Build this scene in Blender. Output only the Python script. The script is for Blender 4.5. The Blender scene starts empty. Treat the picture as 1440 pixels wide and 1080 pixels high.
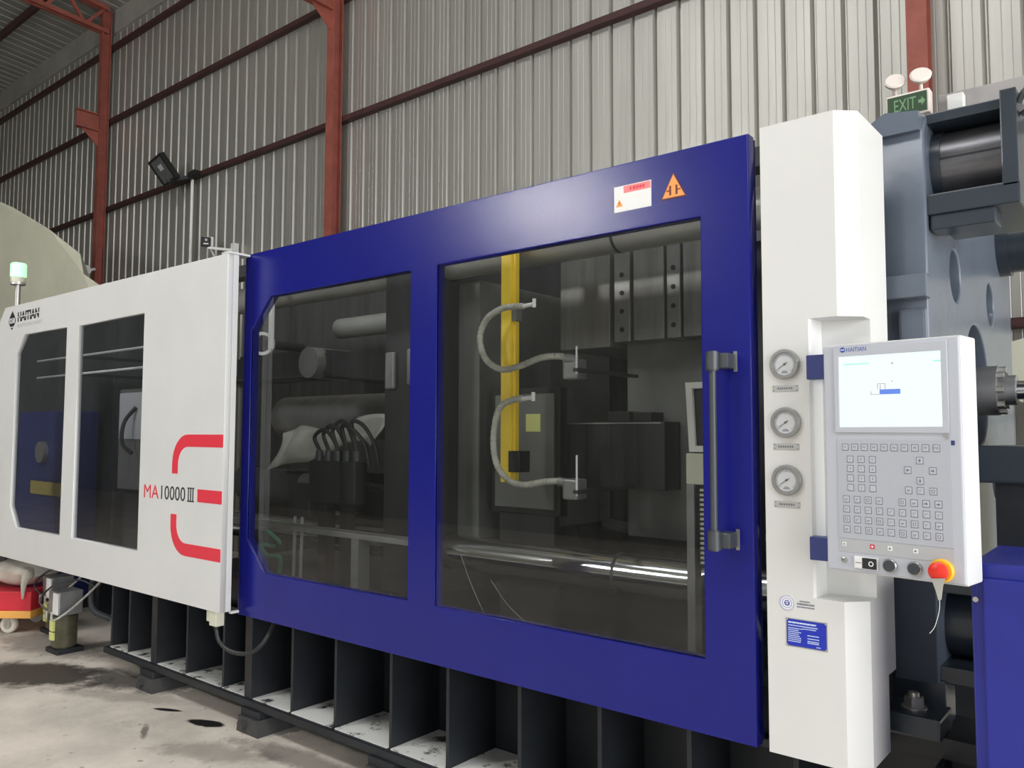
import bpy, bmesh, math, random
from mathutils import Vector, Matrix, Euler
random.seed(7)
scene = bpy.context.scene
COL = scene.collection
PI = math.pi

# ------------------------------------------------------------------ camera
cam_d = bpy.data.cameras.new('camera')
cam_d.sensor_fit = 'HORIZONTAL'
cam_d.sensor_width = 36.0
cam_d.lens = 36.0 * 1135.5 / 1440.0
cam_d.clip_start = 0.05
cam_d.clip_end = 200
cam = bpy.data.objects.new('camera', cam_d)
COL.objects.link(cam)
yaw, pitch, roll = math.radians(39.32), math.radians(3.54), math.radians(0.17)
_right = Vector((math.cos(yaw), math.sin(yaw), 0)); _f0 = Vector((-math.sin(yaw), math.cos(yaw), 0)); _up = Vector((0, 0, 1))
_fwd = _f0 * math.cos(pitch) + _up * math.sin(pitch)
_u = _up * math.cos(pitch) - _f0 * math.sin(pitch)
_r2 = _right * math.cos(roll) + _u * math.sin(roll)
_u2 = _u * math.cos(roll) - _right * math.sin(roll)
mrot = Matrix((_r2, _u2, -_fwd)).transposed().to_4x4()
cam.matrix_world = Matrix.Translation((1.037, -2.47, 1.60)) @ mrot
scene.camera = cam

# ------------------------------------------------------------------ world, daylight, exposure
world = bpy.data.worlds.new('overcast_sky')
scene.world = world
world.use_nodes = True
bgn = world.node_tree.nodes['Background']
bgn.inputs['Color'].default_value = (0.93, 0.97, 1.0, 1)
bgn.inputs['Strength'].default_value = 0.8
scene.view_settings.view_transform = 'Standard'
scene.view_settings.look = 'None'
scene.view_settings.gamma = 1.0
scene.view_settings.exposure = -0.62

def area_light(name, loc, rot, sx, sy, power, color):
    l = bpy.data.lights.new(name, 'AREA'); l.shape = 'RECTANGLE'
    l.size = sx; l.size_y = sy; l.energy = power; l.color = color
    o = bpy.data.objects.new(name, l); o.location = loc; o.rotation_euler = rot
    COL.objects.link(o); return o
# daylight entering through the open gable (right) and the wide gateway (behind the viewer)
area_light('daylight_gable_opening', (9.0, -2.6, 2.9), (0, math.radians(90), 0), 5.4, 9.0, 1750, (0.97, 0.98, 1.0))
area_light('daylight_gateway', (2.6, -8.6, 2.6), (math.radians(90), 0, 0), 10.0, 4.8, 70, (1.0, 0.985, 0.96))

# translucent roof-light strip above the aisle
area_light('daylight_roof_light', (-1.5, -4.6, 9.35), (0, 0, 0), 11.0, 1.8, 820, (0.98, 0.99, 1.0))

# ------------------------------------------------------------------ materials
MATS = {}
def rgb(c): return (c[0], c[1], c[2], 1.0)
def mat(name, color, rough=0.5, metal=0.0, var=0.0, scale=8.0, bump=0.0, bscale=60.0, bfac=0.05, coat=0.0, stretch=None, spec=0.5, dark=None):
    m = bpy.data.materials.new(name); m.use_nodes = True
    nt = m.node_tree; b = nt.nodes['Principled BSDF']
    b.inputs['Base Color'].default_value = rgb(color)
    b.inputs['Roughness'].default_value = rough
    b.inputs['Metallic'].default_value = metal
    b.inputs['Specular IOR Level'].default_value = spec
    b.inputs['Coat Weight'].default_value = coat
    tc = nt.nodes.new('ShaderNodeTexCoord')
    src = tc.outputs['Object']
    if stretch:
        mp = nt.nodes.new('ShaderNodeMapping'); mp.inputs['Scale'].default_value = stretch
        nt.links.new(src, mp.inputs['Vector']); src = mp.outputs['Vector']
    if var > 0:
        n = nt.nodes.new('ShaderNodeTexNoise'); n.inputs['Scale'].default_value = scale; n.inputs['Detail'].default_value = 6; n.inputs['Roughness'].default_value = 0.62
        nt.links.new(src, n.inputs['Vector'])
        r = nt.nodes.new('ShaderNodeValToRGB')
        d = dark if dark else tuple(max(0.0, c * (1 - var)) for c in color)
        r.color_ramp.elements[0].position = 0.3; r.color_ramp.elements[0].color = rgb(d)
        r.color_ramp.elements[1].position = 0.68; r.color_ramp.elements[1].color = rgb(tuple(min(1.0, c * (1 + var * 0.35)) for c in color))
        nt.links.new(n.outputs['Fac'], r.inputs['Fac']); nt.links.new(r.outputs['Color'], b.inputs['Base Color'])
    if bump > 0:
        n2 = nt.nodes.new('ShaderNodeTexNoise'); n2.inputs['Scale'].default_value = bscale; n2.inputs['Detail'].default_value = 3
        nt.links.new(src, n2.inputs['Vector'])
        bp = nt.nodes.new('ShaderNodeBump'); bp.inputs['Strength'].default_value = bump; bp.inputs['Distance'].default_value = bfac / bscale
        nt.links.new(n2.outputs['Fac'], bp.inputs['Height']); nt.links.new(bp.outputs['Normal'], b.inputs['Normal'])
    MATS[name] = m
    return m
def emis(name, color, strength):
    m = mat(name, color, 0.4); b = m.node_tree.nodes['Principled BSDF']
    b.inputs['Emission Color'].default_value = rgb(color); b.inputs['Emission Strength'].default_value = strength
    return m

mat('white_paint', (0.665, 0.668, 0.655), 0.42, var=0.05, scale=2.0, bump=0.05, bscale=220)
mat('white_post_paint', (0.70, 0.70, 0.675), 0.40, var=0.04, scale=2.5, bump=0.05, bscale=220)
mat('blue_paint', (0.009, 0.0115, 0.19), 0.22, var=0.08, scale=3, bump=1.0, bscale=200, bfac=0.075, coat=0.0, spec=0.36)
mat('blue_cabinet_paint', (0.016, 0.022, 0.26), 0.34, var=0.08, scale=3, bump=0.15, bscale=300)
mat('hinge_blue', (0.035, 0.05, 0.19), 0.4)
mat('wall_sheet', (0.52, 0.51, 0.465), 0.40, metal=0.65, var=0.16, scale=1.1, stretch=(4.0, 4.0, 0.25), bump=0.10, bscale=14)
mat('roof_sheet', (0.46, 0.465, 0.43), 0.42, metal=0.6, var=0.22, scale=1.3, stretch=(4.0, 0.3, 1.0))
mat('far_wall_sheet', (0.22, 0.22, 0.205), 0.6, var=0.2, scale=1.5)
mat('fascia_sheet', (0.34, 0.33, 0.30), 0.6, var=0.25, scale=2)
mat('red_oxide', (0.31, 0.085, 0.06), 0.55, var=0.25, scale=6)
mat('girt_brown', (0.065, 0.024, 0.022), 0.6, var=0.3, scale=5)
mat('base_steel', (0.015, 0.018, 0.0225), 0.45, var=0.3, scale=5, bump=0.1, bscale=40)
mat('platen_paint', (0.125, 0.15, 0.19), 0.24, var=0.12, scale=4, bump=0.22, bscale=9)
mat('platen_dark', (0.030, 0.040, 0.052), 0.28, var=0.15, scale=4, bump=0.12, bscale=12)
mat('chrome_bar', (0.72, 0.73, 0.74), 0.16, metal=1.0, var=0.1, scale=20, stretch=(1, 12, 12))
mat('steel_grey', (0.33, 0.33, 0.33), 0.42, metal=0.6, var=0.25, scale=6, bump=0.1, bscale=30)
mat('nut_steel', (0.15, 0.15, 0.16), 0.30, metal=0.6, var=0.3, scale=8, stretch=(1, 5, 5))
mat('bar_satin', (0.50, 0.51, 0.49), 0.36, metal=0.5, var=0.15, scale=5)
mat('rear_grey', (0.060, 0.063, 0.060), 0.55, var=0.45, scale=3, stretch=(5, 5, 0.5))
mat('added_sheet_dark', (0.045, 0.052, 0.055), 0.5, var=0.5, scale=2.5)
mat('foot_iron', (0.055, 0.055, 0.055), 0.55, var=0.3, scale=9)
mat('rail_grey', (0.36, 0.34, 0.33), 0.5, var=0.12, scale=4)
mat('mould_steel', (0.26, 0.26, 0.25), 0.45, metal=0.35, var=0.3, scale=4, stretch=(6, 6, 0.6))
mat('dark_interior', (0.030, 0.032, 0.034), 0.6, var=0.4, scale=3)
mat('grey_guard', (0.16, 0.165, 0.155), 0.55, var=0.3, scale=3)
mat('black_matte', (0.012, 0.012, 0.013), 0.55)
mat('black_rubber', (0.020, 0.020, 0.021), 0.5)
mat('yellow_paint', (0.95, 0.68, 0.05), 0.42, var=0.12, scale=9)
mat('hose_grey', (0.50, 0.49, 0.43), 0.5, var=0.3, scale=30)
mat('white_plastic', (0.78, 0.78, 0.75), 0.45)
mat('red_print', (0.72, 0.035, 0.06), 0.45)
mat('black_print', (0.018, 0.02, 0.024), 0.5)
mat('grey_print', (0.42, 0.43, 0.45), 0.5)
mat('orange_print', (0.95, 0.36, 0.09), 0.45)
mat('dark_red_print', (0.16, 0.03, 0.02), 0.5)
mat('label_white', (0.84, 0.84, 0.82), 0.5)
mat('label_pink', (0.85, 0.25, 0.25), 0.5)
mat('label_yellow', (0.70, 0.72, 0.25), 0.5)
mat('plate_blue', (0.012, 0.03, 0.42), 0.35)
mat('panel_grey', (0.50, 0.52, 0.57), 0.45)
mat('panel_keypad', (0.455, 0.475, 0.52), 0.45)
mat('panel_strip', (0.46, 0.47, 0.48), 0.45)
mat('key_face', (0.50, 0.52, 0.56), 0.45)
mat('key_line', (0.17, 0.18, 0.22), 0.5)
mat('brand_blue', (0.05, 0.09, 0.36), 0.45)
mat('brand_light', (0.62, 0.72, 0.88), 0.45)
mat('dial_white', (0.58, 0.59, 0.60), 0.4)
mat('bezel_steel', (0.45, 0.45, 0.43), 0.28, metal=0.85)
mat('nameplate_metal', (0.52, 0.52, 0.49), 0.4, metal=0.4)
mat('handle_grey', (0.065, 0.072, 0.08), 0.40, metal=0.2)
mat('stop_red', (0.80, 0.035, 0.02), 0.3)
mat('stop_yellow', (0.90, 0.50, 0.02), 0.4)
mat('knob_dark', (0.05, 0.06, 0.07), 0.35)
mat('zinc', (0.55, 0.54, 0.50), 0.38, metal=0.8, var=0.25, scale=25)
mat('tarpaulin', (0.47, 0.47, 0.37), 0.6, var=0.12, scale=1.5, bump=0.3, bscale=3)
mat('sack_white', (0.62, 0.58, 0.50), 0.75, var=0.25, scale=6, bump=0.4, bscale=12)
mat('trolley_red', (0.66, 0.03, 0.05), 0.4, var=0.15, scale=5)
mat('trolley_orange', (0.85, 0.42, 0.10), 0.5)
mat('sign_pale', (0.19, 0.34, 0.18), 0.4)
mat('green_sign', (0.035, 0.075, 0.035), 0.4)
mat('green_tape', (0.05, 0.22, 0.13), 0.5)
mat('lamp_cap', (0.75, 0.68, 0.62), 0.35)
mat('cream_plastic', (0.62, 0.62, 0.50), 0.5)
mat('pipe_dark', (0.05, 0.055, 0.06), 0.45)
mat('oil_pot', (0.09, 0.085, 0.05), 0.25, var=0.3, scale=12)
mat('film', (0.40, 0.40, 0.36), 0.4, var=0.3, scale=4)
mat('inner_blue', (0.02, 0.03, 0.13), 0.45)
mat('dull_yellow', (0.36, 0.30, 0.09), 0.55)
mat('bay_floor_dirty', (0.55, 0.55, 0.52), 0.45, var=1.0, scale=14, dark=(0.05, 0.05, 0.05))
_r = MATS['bay_floor_dirty'].node_tree.nodes['Color Ramp'].color_ramp
_r.elements[0].position = 0.36; _r.elements[1].position = 0.44
emis('signal_green', (0.42, 1.0, 0.52), 1.5)
emis('high_bay_led', (1.0, 0.98, 0.95), 190.0)

# screen: flat lit display, drawn as colour bands on the panel itself
def screen_mat():
    m = bpy.data.materials.new('lcd_screen'); m.use_nodes = True
    nt = m.node_tree; b = nt.nodes['Principled BSDF']
    b.inputs['Base Color'].default_value = (0.02, 0.02, 0.02, 1); b.inputs['Roughness'].default_value = 0.25
    b.inputs['Emission Color'].default_value = (0.90, 0.98, 1.0, 1); b.inputs['Emission Strength'].default_value = 1.55
    MATS['lcd_screen'] = m
screen_mat()
emis('lcd_blue', (0.10, 0.20, 0.62), 0.6)
emis('lcd_teal', (0.35, 0.66, 0.58), 0.75)
emis('lcd_pale', (0.62, 0.80, 0.84), 0.8)
emis('lcd_grey', (0.30, 0.30, 0.34), 0.5)

def glass_mat(name, tint, dust, refl_rough=0.015):
    m = bpy.data.materials.new(name); m.use_nodes = True
    nt = m.node_tree; nt.nodes.clear()
    out = nt.nodes.new('ShaderNodeOutputMaterial')
    tr = nt.nodes.new('ShaderNodeBsdfTransparent'); tr.inputs['Color'].default_value = rgb(tint)
    gl = nt.nodes.new('ShaderNodeBsdfGlossy'); gl.inputs['Roughness'].default_value = refl_rough; gl.inputs['Color'].default_value = (0.9, 0.9, 0.9, 1)
    fr = nt.nodes.new('ShaderNodeFresnel'); fr.inputs['IOR'].default_value = 1.5
    mx = nt.nodes.new('ShaderNodeMixShader')
    geo = nt.nodes.new('ShaderNodeNewGeometry')
    inv = nt.nodes.new('ShaderNodeMath'); inv.operation = 'SUBTRACT'; inv.inputs[0].default_value = 1.0; nt.links.new(geo.outputs['Backfacing'], inv.inputs[1])
    mul = nt.nodes.new('ShaderNodeMath'); mul.operation = 'MULTIPLY'; nt.links.new(fr.outputs[0], mul.inputs[0]); nt.links.new(inv.outputs[0], mul.inputs[1])
    nt.links.new(mul.outputs[0], mx.inputs[0]); nt.links.new(tr.outputs[0], mx.inputs[1]); nt.links.new(gl.outputs[0], mx.inputs[2])
    df = nt.nodes.new('ShaderNodeBsdfDiffuse'); df.inputs['Color'].default_value = (0.55, 0.55, 0.52, 1)
    tc = nt.nodes.new('ShaderNodeTexCoord')
    mp = nt.nodes.new('ShaderNodeMapping'); mp.inputs['Scale'].default_value = (5.0, 5.0, 0.55)
    n = nt.nodes.new('ShaderNodeTexNoise'); n.inputs['Scale'].default_value = 2.2; n.inputs['Detail'].default_value = 8; n.inputs['Roughness'].default_value = 0.7
    nt.links.new(tc.outputs['Object'], mp.inputs['Vector']); nt.links.new(mp.outputs['Vector'], n.inputs['Vector'])
    mr = nt.nodes.new('ShaderNodeMapRange'); mr.inputs['From Min'].default_value = 0.35; mr.inputs['From Max'].default_value = 0.75
    mr.inputs['To Min'].default_value = dust * 0.35; mr.inputs['To Max'].default_value = dust * 1.7
    nt.links.new(n.outputs['Fac'], mr.inputs['Value'])
    mx2 = nt.nodes.new('ShaderNodeMixShader')
    nt.links.new(mr.outputs[0], mx2.inputs[0]); nt.links.new(mx.outputs[0], mx2.inputs[1]); nt.links.new(df.outputs[0], mx2.inputs[2])
    nt.links.new(mx2.outputs[0], out.inputs['Surface'])
    MATS[name] = m
glass_mat('door_glass', (0.86, 0.87, 0.86), 0.007)
glass_mat('guard_glass', (0.84, 0.85, 0.87), 0.010)
glass_mat('dial_glass', (0.95, 0.95, 0.95), 0.02)

def floor_mat():
    m = bpy.data.materials.new('concrete_floor'); m.use_nodes = True
    nt = m.node_tree; b = nt.nodes['Principled BSDF']; L = nt.links.new
    tc = nt.nodes.new('ShaderNodeTexCoord')
    n1 = nt.nodes.new('ShaderNodeTexNoise'); n1.inputs['Scale'].default_value = 1.6; n1.inputs['Detail'].default_value = 9; n1.inputs['Roughness'].default_value = 0.65
    L(tc.outputs['Object'], n1.inputs['Vector'])
    r1 = nt.nodes.new('ShaderNodeValToRGB')
    r1.color_ramp.elements[0].position = 0.28; r1.color_ramp.elements[0].color = (0.46, 0.415, 0.36, 1)
    r1.color_ramp.elements[1].position = 0.62; r1.color_ramp.elements[1].color = (0.75, 0.68, 0.59, 1)
    L(n1.outputs['Fac'], r1.inputs['Fac'])
    n2 = nt.nodes.new('ShaderNodeTexNoise'); n2.inputs['Scale'].default_value = 5.0; n2.inputs['Detail'].default_value = 8; n2.inputs['Roughness'].default_value = 0.7
    L(tc.outputs['Object'], n2.inputs['Vector'])
    cur = r1.outputs['Color']; wet = None
    # oil stains: centre, half length, half width, angle, strength, ragged edge, colour
    stains = [(-4.85, -0.23, 0.50, 0.24, 20, 0.94, 0.75, (0.030, 0.021, 0.016)),
              (-5.6, 0.15, 0.75, 0.22, 10, 0.6, 1.0, (0.06, 0.05, 0.045)),
              (-4.35, 0.06, 0.42, 0.13, 5, 0.85, 0.9, (0.03, 0.027, 0.025)),
              (-5.25, -0.45, 1.1, 0.20, 22, 0.30, 1.2, (0.10, 0.085, 0.07)),
              (-3.53, -0.03, 0.10, 0.022, 25, 1.0, 0.25, (0.006, 0.005, 0.005)),
              (-3.16, 0.0, 0.13, 0.045, 18, 1.0, 0.45, (0.006, 0.005, 0.005)),
              (-3.30, -0.28, 0.12, 0.02, -30, 0.7, 0.9, (0.05, 0.04, 0.035)),
              (-2.75, -0.20, 0.30, 0.10, 25, 0.45, 1.3, (0.12, 0.10, 0.085)),
              (-4.0, -0.1, 0.5, 0.08, 25, 0.35, 1.2, (0.12, 0.10, 0.085)),
              (-2.3, 0.02, 0.5, 0.09, 3, 0.6, 1.2, (0.06, 0.05, 0.045))]
    for cx, cy, a, c, ang, st, rag, colr in stains:
        mp = nt.nodes.new('ShaderNodeMapping'); mp.vector_type = 'TEXTURE'
        mp.inputs['Location'].default_value = (cx, cy, 0); mp.inputs['Rotation'].default_value = (0, 0, math.radians(ang)); mp.inputs['Scale'].default_value = (a, c, 1)
        L(tc.outputs['Object'], mp.inputs['Vector'])
        ln = nt.nodes.new('ShaderNodeVectorMath'); ln.operation = 'LENGTH'; L(mp.outputs['Vector'], ln.inputs[0])
        ad = nt.nodes.new('ShaderNodeMath'); ad.operation = 'MULTIPLY_ADD'; ad.inputs[1].default_value = rag * 2.2; L(n2.outputs['Fac'], ad.inputs[0]); L(ln.outputs['Value'], ad.inputs[2])
        mr = nt.nodes.new('ShaderNodeMapRange'); mr.interpolation_type = 'SMOOTHSTEP'
        mid = 0.95 + rag * 1.1
        sf = 0.14 if st > 0.95 else (0.26 if st > 0.9 else 0.42)
        mr.inputs['From Min'].default_value = mid - sf; mr.inputs['From Max'].default_value = mid + sf
        mr.inputs['To Min'].default_value = st; mr.inputs['To Max'].default_value = 0.0
        L(ad.outputs[0], mr.inputs['Value'])
        mx = nt.nodes.new('ShaderNodeMix'); mx.data_type = 'RGBA'
        L(mr.outputs[0], mx.inputs['Factor']); L(cur, mx.inputs['A']); mx.inputs['B'].default_value = rgb(colr)
        cur = mx.outputs['Result']
    # fine dark specks
    v = nt.nodes.new('ShaderNodeTexNoise'); v.inputs['Scale'].default_value = 22; v.inputs['Detail'].default_value = 4
    L(tc.outputs['Object'], v.inputs['Vector'])
    vr = nt.nodes.new('ShaderNodeMapRange'); vr.inputs['From Min'].default_value = 0.66; vr.inputs['From Max'].default_value = 0.72; vr.inputs['To Max'].default_value = 0.55
    L(v.outputs['Fac'], vr.inputs['Value'])
    mx = nt.nodes.new('ShaderNodeMix'); mx.data_type = 'RGBA'
    L(vr.outputs[0], mx.inputs['Factor']); L(cur, mx.inputs['A']); mx.inputs['B'].default_value = (0.13, 0.11, 0.09, 1)
    L(mx.outputs['Result'], b.inputs['Base Color'])
    b.inputs['Roughness'].default_value = 0.62
    bp = nt.nodes.new('ShaderNodeBump'); bp.inputs['Strength'].default_value = 0.25; bp.inputs['Distance'].default_value = 0.01
    L(n2.outputs['Fac'], bp.inputs['Height']); L(bp.outputs['Normal'], b.inputs['Normal'])
    MATS['concrete_floor'] = m
floor_mat()

# ------------------------------------------------------------------ mesh helpers
ORG = {}
def tag(o, label=None, cat=None, group=None, kind=None):
    if label: o['label'] = label
    if cat: o['category'] = cat
    if group: o['group'] = group
    if kind: o['kind'] = kind
    return o
def empty(name, loc, label=None, cat=None, group=None, rotz=0.0, kind=None):
    o = bpy.data.objects.new(name, None); o.location = loc; o.rotation_euler = (0, 0, rotz)
    o.empty_display_size = 0.1
    COL.objects.link(o); tag(o, label, cat, group, kind)
    ORG[o] = Vector(loc)
    return o
def link(name, me, material, parent=None, loc=None, smooth=False):
    o = bpy.data.objects.new(name, me)
    if material is not None and not me.materials: me.materials.append(MATS[material])
    COL.objects.link(o)
    if parent is not None:
        o.parent = parent; ORG[o] = ORG[parent]
    else:
        ORG[o] = Vector((0, 0, 0))
    if loc is not None: o.location = loc
    if smooth:
        for p in me.polygons: p.use_smooth = True
    return o
class MB:
    def __init__(s): s.bm = bmesh.new(); s.smooth = False
    def _tail(s, n): s.bm.verts.ensure_lookup_table(); return s.bm.verts[n:]
    def box(s, x0, x1, y0, y1, z0, z1, bev=0.0, seg=2):
        b = bmesh.new(); bmesh.ops.create_cube(b, size=1.0)
        for v in b.verts:
            v.co = Vector(((x0 + x1) / 2 + v.co.x * (x1 - x0), (y0 + y1) / 2 + v.co.y * (y1 - y0), (z0 + z1) / 2 + v.co.z * (z1 - z0)))
        if bev > 0: bmesh.ops.bevel(b, geom=b.edges[:], offset=bev, segments=seg, affect='EDGES', profile=0.6)
        s._merge(b); return s
    def _merge(s, b, M=None):
        if M is not None: b.transform(M)
        me = bpy.data.meshes.new('tmp'); b.to_mesh(me); b.free(); s.bm.from_mesh(me); bpy.data.meshes.remove(me)
    def bar(s, p0, p1, w, h, bev=0.0):
        p0 = Vector(p0); p1 = Vector(p1); d = p1 - p0; ln = d.length
        b = bmesh.new(); bmesh.ops.create_cube(b, size=1.0)
        for v in b.verts: v.co = Vector((v.co.x * w, v.co.y * h, v.co.z * ln))
        if bev: bmesh.ops.bevel(b, geom=b.edges[:], offset=bev, segments=2, affect='EDGES')
        M = Matrix.Translation((p0 + p1) / 2) @ d.to_track_quat('Z', 'Y').to_matrix().to_4x4()
        s._merge(b, M); return s
    def cyl(s, p0, p1, r, r2=None, seg=24, bev=0.0):
        p0 = Vector(p0); p1 = Vector(p1); d = p1 - p0
        b = bmesh.new(); bmesh.ops.create_cone(b, cap_ends=True, segments=seg, radius1=r, radius2=r if r2 is None else r2, depth=d.length)
        if bev:
            es = [e for e in b.edges if abs(e.verts[0].co.z - e.verts[1].co.z) < 1e-6]
            bmesh.ops.bevel(b, geom=es, offset=bev, segments=2, affect='EDGES')
        M = Matrix.Translation((p0 + p1) / 2) @ d.to_track_quat('Z', 'Y').to_matrix().to_4x4()
        s._merge(b, M); s.smooth = True; return s
    def lathe(s, prof, origin, axis=(0, -1, 0), seg=32):
        b = bmesh.new(); rings = []
        for r, h in prof:
            if r < 1e-6: rings.append([b.verts.new((0, 0, h))])
            else: rings.append([b.verts.new((r * math.cos(2 * PI * k / seg), r * math.sin(2 * PI * k / seg), h)) for k in range(seg)])
        for A, B in zip(rings, rings[1:]):
            if len(A) == 1 and len(B) == 1: continue
            for k in range(seg):
                k2 = (k + 1) % seg
                if len(A) == 1: b.faces.new((A[0], B[k], B[k2]))
                elif len(B) == 1: b.faces.new((A[k], A[k2], B[0]))
                else: b.faces.new((A[k], A[k2], B[k2], B[k]))
        bmesh.ops.recalc_face_normals(b, faces=b.faces[:])
        M = Matrix.Translation(Vector(origin)) @ Vector(axis).to_track_quat('Z', 'Y').to_matrix().to_4x4()
        s._merge(b, M); s.smooth = True; return s
    def prism(s, poly, a, b_, axis='y'):
        b = bmesh.new()
        def P(u, v, w):
            return {'y': (u, w, v), 'x': (w, u, v), 'z': (u, v, w)}[axis]
        A = [b.verts.new(P(u, v, a)) for u, v in poly]; B = [b.verts.new(P(u, v, b_)) for u, v in poly]
        b.faces.new(A); b.faces.new(B[::-1]); n = len(poly)
        for i in range(n): b.faces.new((A[i], A[(i + 1) % n], B[(i + 1) % n], B[i]))
        bmesh.ops.recalc_face_normals(b, faces=b.faces[:])
        s._merge(b); return s
    def tube(s, pts, r, seg=10, sub=6, rfun=None):
        P = [Vector(p) for p in pts]; Q = []
        for i in range(len(P) - 1):
            a = P[i - 1] if i else P[i] * 2 - P[i + 1]; b = P[i]; c = P[i + 1]; d = P[i + 2] if i + 2 < len(P) else P[i + 1] * 2 - P[i]
            for k in range(sub):
                t = k / sub
                Q.append(0.5 * ((2 * b) + (c - a) * t + (2 * a - 5 * b + 4 * c - d) * t * t + (3 * b - a - 3 * c + d) * t ** 3))
        Q.append(P[-1])
        b = bmesh.new(); rings = []; up = Vector((0, 0, 1)); prev = None
        for i, q in enumerate(Q):
            t = (Q[min(i + 1, len(Q) - 1)] - Q[max(i - 1, 0)]).normalized()
            if prev is None: n = t.orthogonal().normalized()
            else: n = (prev - t * prev.dot(t)).normalized()
            prev = n; bi = t.cross(n)
            rr = r if rfun is None else rfun(i / (len(Q) - 1), i) * r
            rings.append([b.verts.new(q + (n * math.cos(2 * PI * k / seg) + bi * math.sin(2 * PI * k / seg)) * rr) for k in range(seg)])
        for A, B in zip(rings, rings[1:]):
            for k in range(seg): b.faces.new((A[k], A[(k + 1) % seg], B[(k + 1) % seg], B[k]))
        b.faces.new(rings[0]); b.faces.new(rings[-1])
        bmesh.ops.recalc_face_normals(b, faces=b.faces[:])
        s._merge(b); s.smooth = True; return s
    def ball(s, c, rx, ry, rz, seg=24, rough=0.0, seed=0):
        b = bmesh.new(); bmesh.ops.create_uvsphere(b, u_segments=seg, v_segments=seg // 2, radius=1.0)
        rnd = random.Random(seed)
        ph = [rnd.uniform(0, 6) for _ in range(6)]
        for v in b.verts:
            k = 1 + rough * (math.sin(3 * v.co.x + ph[0]) * math.sin(4 * v.co.y + ph[1]) + 0.6 * math.sin(7 * v.co.z + ph[2] + 3 * v.co.x))
            v.co = Vector((c[0] + v.co.x * rx * k, c[1] + v.co.y * ry * k, c[2] + v.co.z * rz * k))
        s._merge(b); s.smooth = True; return s
    def mesh(s, name, off=None):
        if off is not None and off.length > 0:
            bmesh.ops.translate(s.bm, verts=s.bm.verts[:], vec=-off)
        me = bpy.data.meshes.new(name); s.bm.to_mesh(me); s.bm.free()
        if s.smooth:
            try:
                me.polygons.foreach_set('use_smooth', [True] * len(me.polygons)); me.set_sharp_from_angle(angle=math.radians(35))
            except Exception: pass
        return me
    def build(s, name, material, parent=None):
        off = ORG[parent] if parent is not None else None
        return link(name, s.mesh(name, off), material, parent)

def curve_to_mesh(name, cu, xf):
    ob = bpy.data.objects.new('tmp_curve', cu); COL.objects.link(ob)
    dg = bpy.context.evaluated_depsgraph_get(); dg.update()
    me = bpy.data.meshes.new_from_object(ob.evaluated_get(dg)); me.name = name
    bpy.data.objects.remove(ob); bpy.data.curves.remove(cu)
    for v in me.vertices: v.co = xf(v.co.copy())
    me.materials.clear()
    me.update()
    return me
def plate(name, material, outer, holes, y0, y1, parent=None, bev=0.0, rot=None):
    """sheet in the x-z plane between y0 (front) and y1, with cut-outs"""
    cu = bpy.data.curves.new('tmp', 'CURVE'); cu.dimensions = '2D'; cu.fill_mode = 'BOTH'
    for loop in [outer] + holes:
        sp = cu.splines.new('POLY'); sp.points.add(len(loop) - 1); sp.use_cyclic_u = True
        for p, (x, z) in zip(sp.points, loop): p.co = (x, z, 0, 1)
    cu.extrude = (y1 - y0) / 2 - bev; cu.bevel_depth = bev; cu.bevel_resolution = 2
    if bev: cu.offset = -bev
    ym = (y0 + y1) / 2; off = ORG[parent] if parent is not None else Vector((0, 0, 0))
    me = curve_to_mesh(name, cu, lambda v: Vector((v.x, ym - v.z, v.y)) - off)
    return link(name, me, material, parent)
def text(name, material, s, x0, x1, z0, z1, y, parent, th=0.001, shear=0.0, bold=0.0):
    cu = bpy.data.curves.new('tmp', 'FONT'); cu.body = s; cu.size = 1.0; cu.extrude = 0.01; cu.shear = shear; cu.offset = bold; cu.resolution_u = 3
    me = curve_to_mesh(name, cu, lambda v: v)
    xs = [v.co.x for v in me.vertices]; ys = [v.co.y for v in me.vertices]
    ax, bx, ay, by = min(xs), max(xs), min(ys), max(ys)
    off = ORG[parent]
    for v in me.vertices:
        v.co = Vector((x0 + (v.co.x - ax) / (bx - ax) * (x1 - x0), y - (0.5 + v.co.z / 0.02) * th, z0 + (v.co.y - ay) / (by - ay) * (z1 - z0))) - off
    return link(name, me, material, parent)
def arc(cx, cz, r, a0, a1, n=8):
    return [(cx + r * math.cos(math.radians(a0 + (a1 - a0) * k / n)), cz + r * math.sin(math.radians(a0 + (a1 - a0) * k / n))) for k in range(n + 1)]
def rect(x0, x1, z0, z1): return [(x0, z0), (x1, z0), (x1, z1), (x0, z1)]

# ================================================================== THE HALL
YW = 3.70
tag(MB().box(-45, 30, -30, 12, -0.2, 0.0).build('floor', 'concrete_floor'), 'oil-stained beige concrete workshop floor', None, None, 'structure')

def sheet_mesh(name, pitches, length, depth, pitch=0.23):
    prof = []
    for k in range(pitches):
        o = k * pitch
        prof += [(o, 0.0), (o + 0.052, 0.0), (o + 0.056, 0.0015), (o + 0.060, 0.0), (o + 0.112, 0.0), (o + 0.116, 0.0015), (o + 0.120, 0.0), (o + 0.165, 0.0), (o + 0.188, depth), (o + 0.198, depth), (o + 0.214, 0.0)]
    prof.append((pitches * pitch, 0.0))
    vs, fs = [], []
    for x, d in prof: vs += [(x, d, 0.0), (x, d, length)]
    n = len(prof)
    for i in range(n - 1): fs.append((2 * i, 2 * i + 2, 2 * i + 3, 2 * i + 1))
    # back skin (sheet thickness)
    o = len(vs)
    for x, d in prof: vs += [(x, d + 0.003, 0.0), (x, d + 0.003, length)]
    for i in range(n - 1): fs.append((o + 2 * i, o + 2 * i + 1, o + 2 * i + 3, o + 2 * i + 2))
    me = bpy.data.meshes.new(name); me.from_pydata(vs, [], fs); me.update()
    return me
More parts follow.
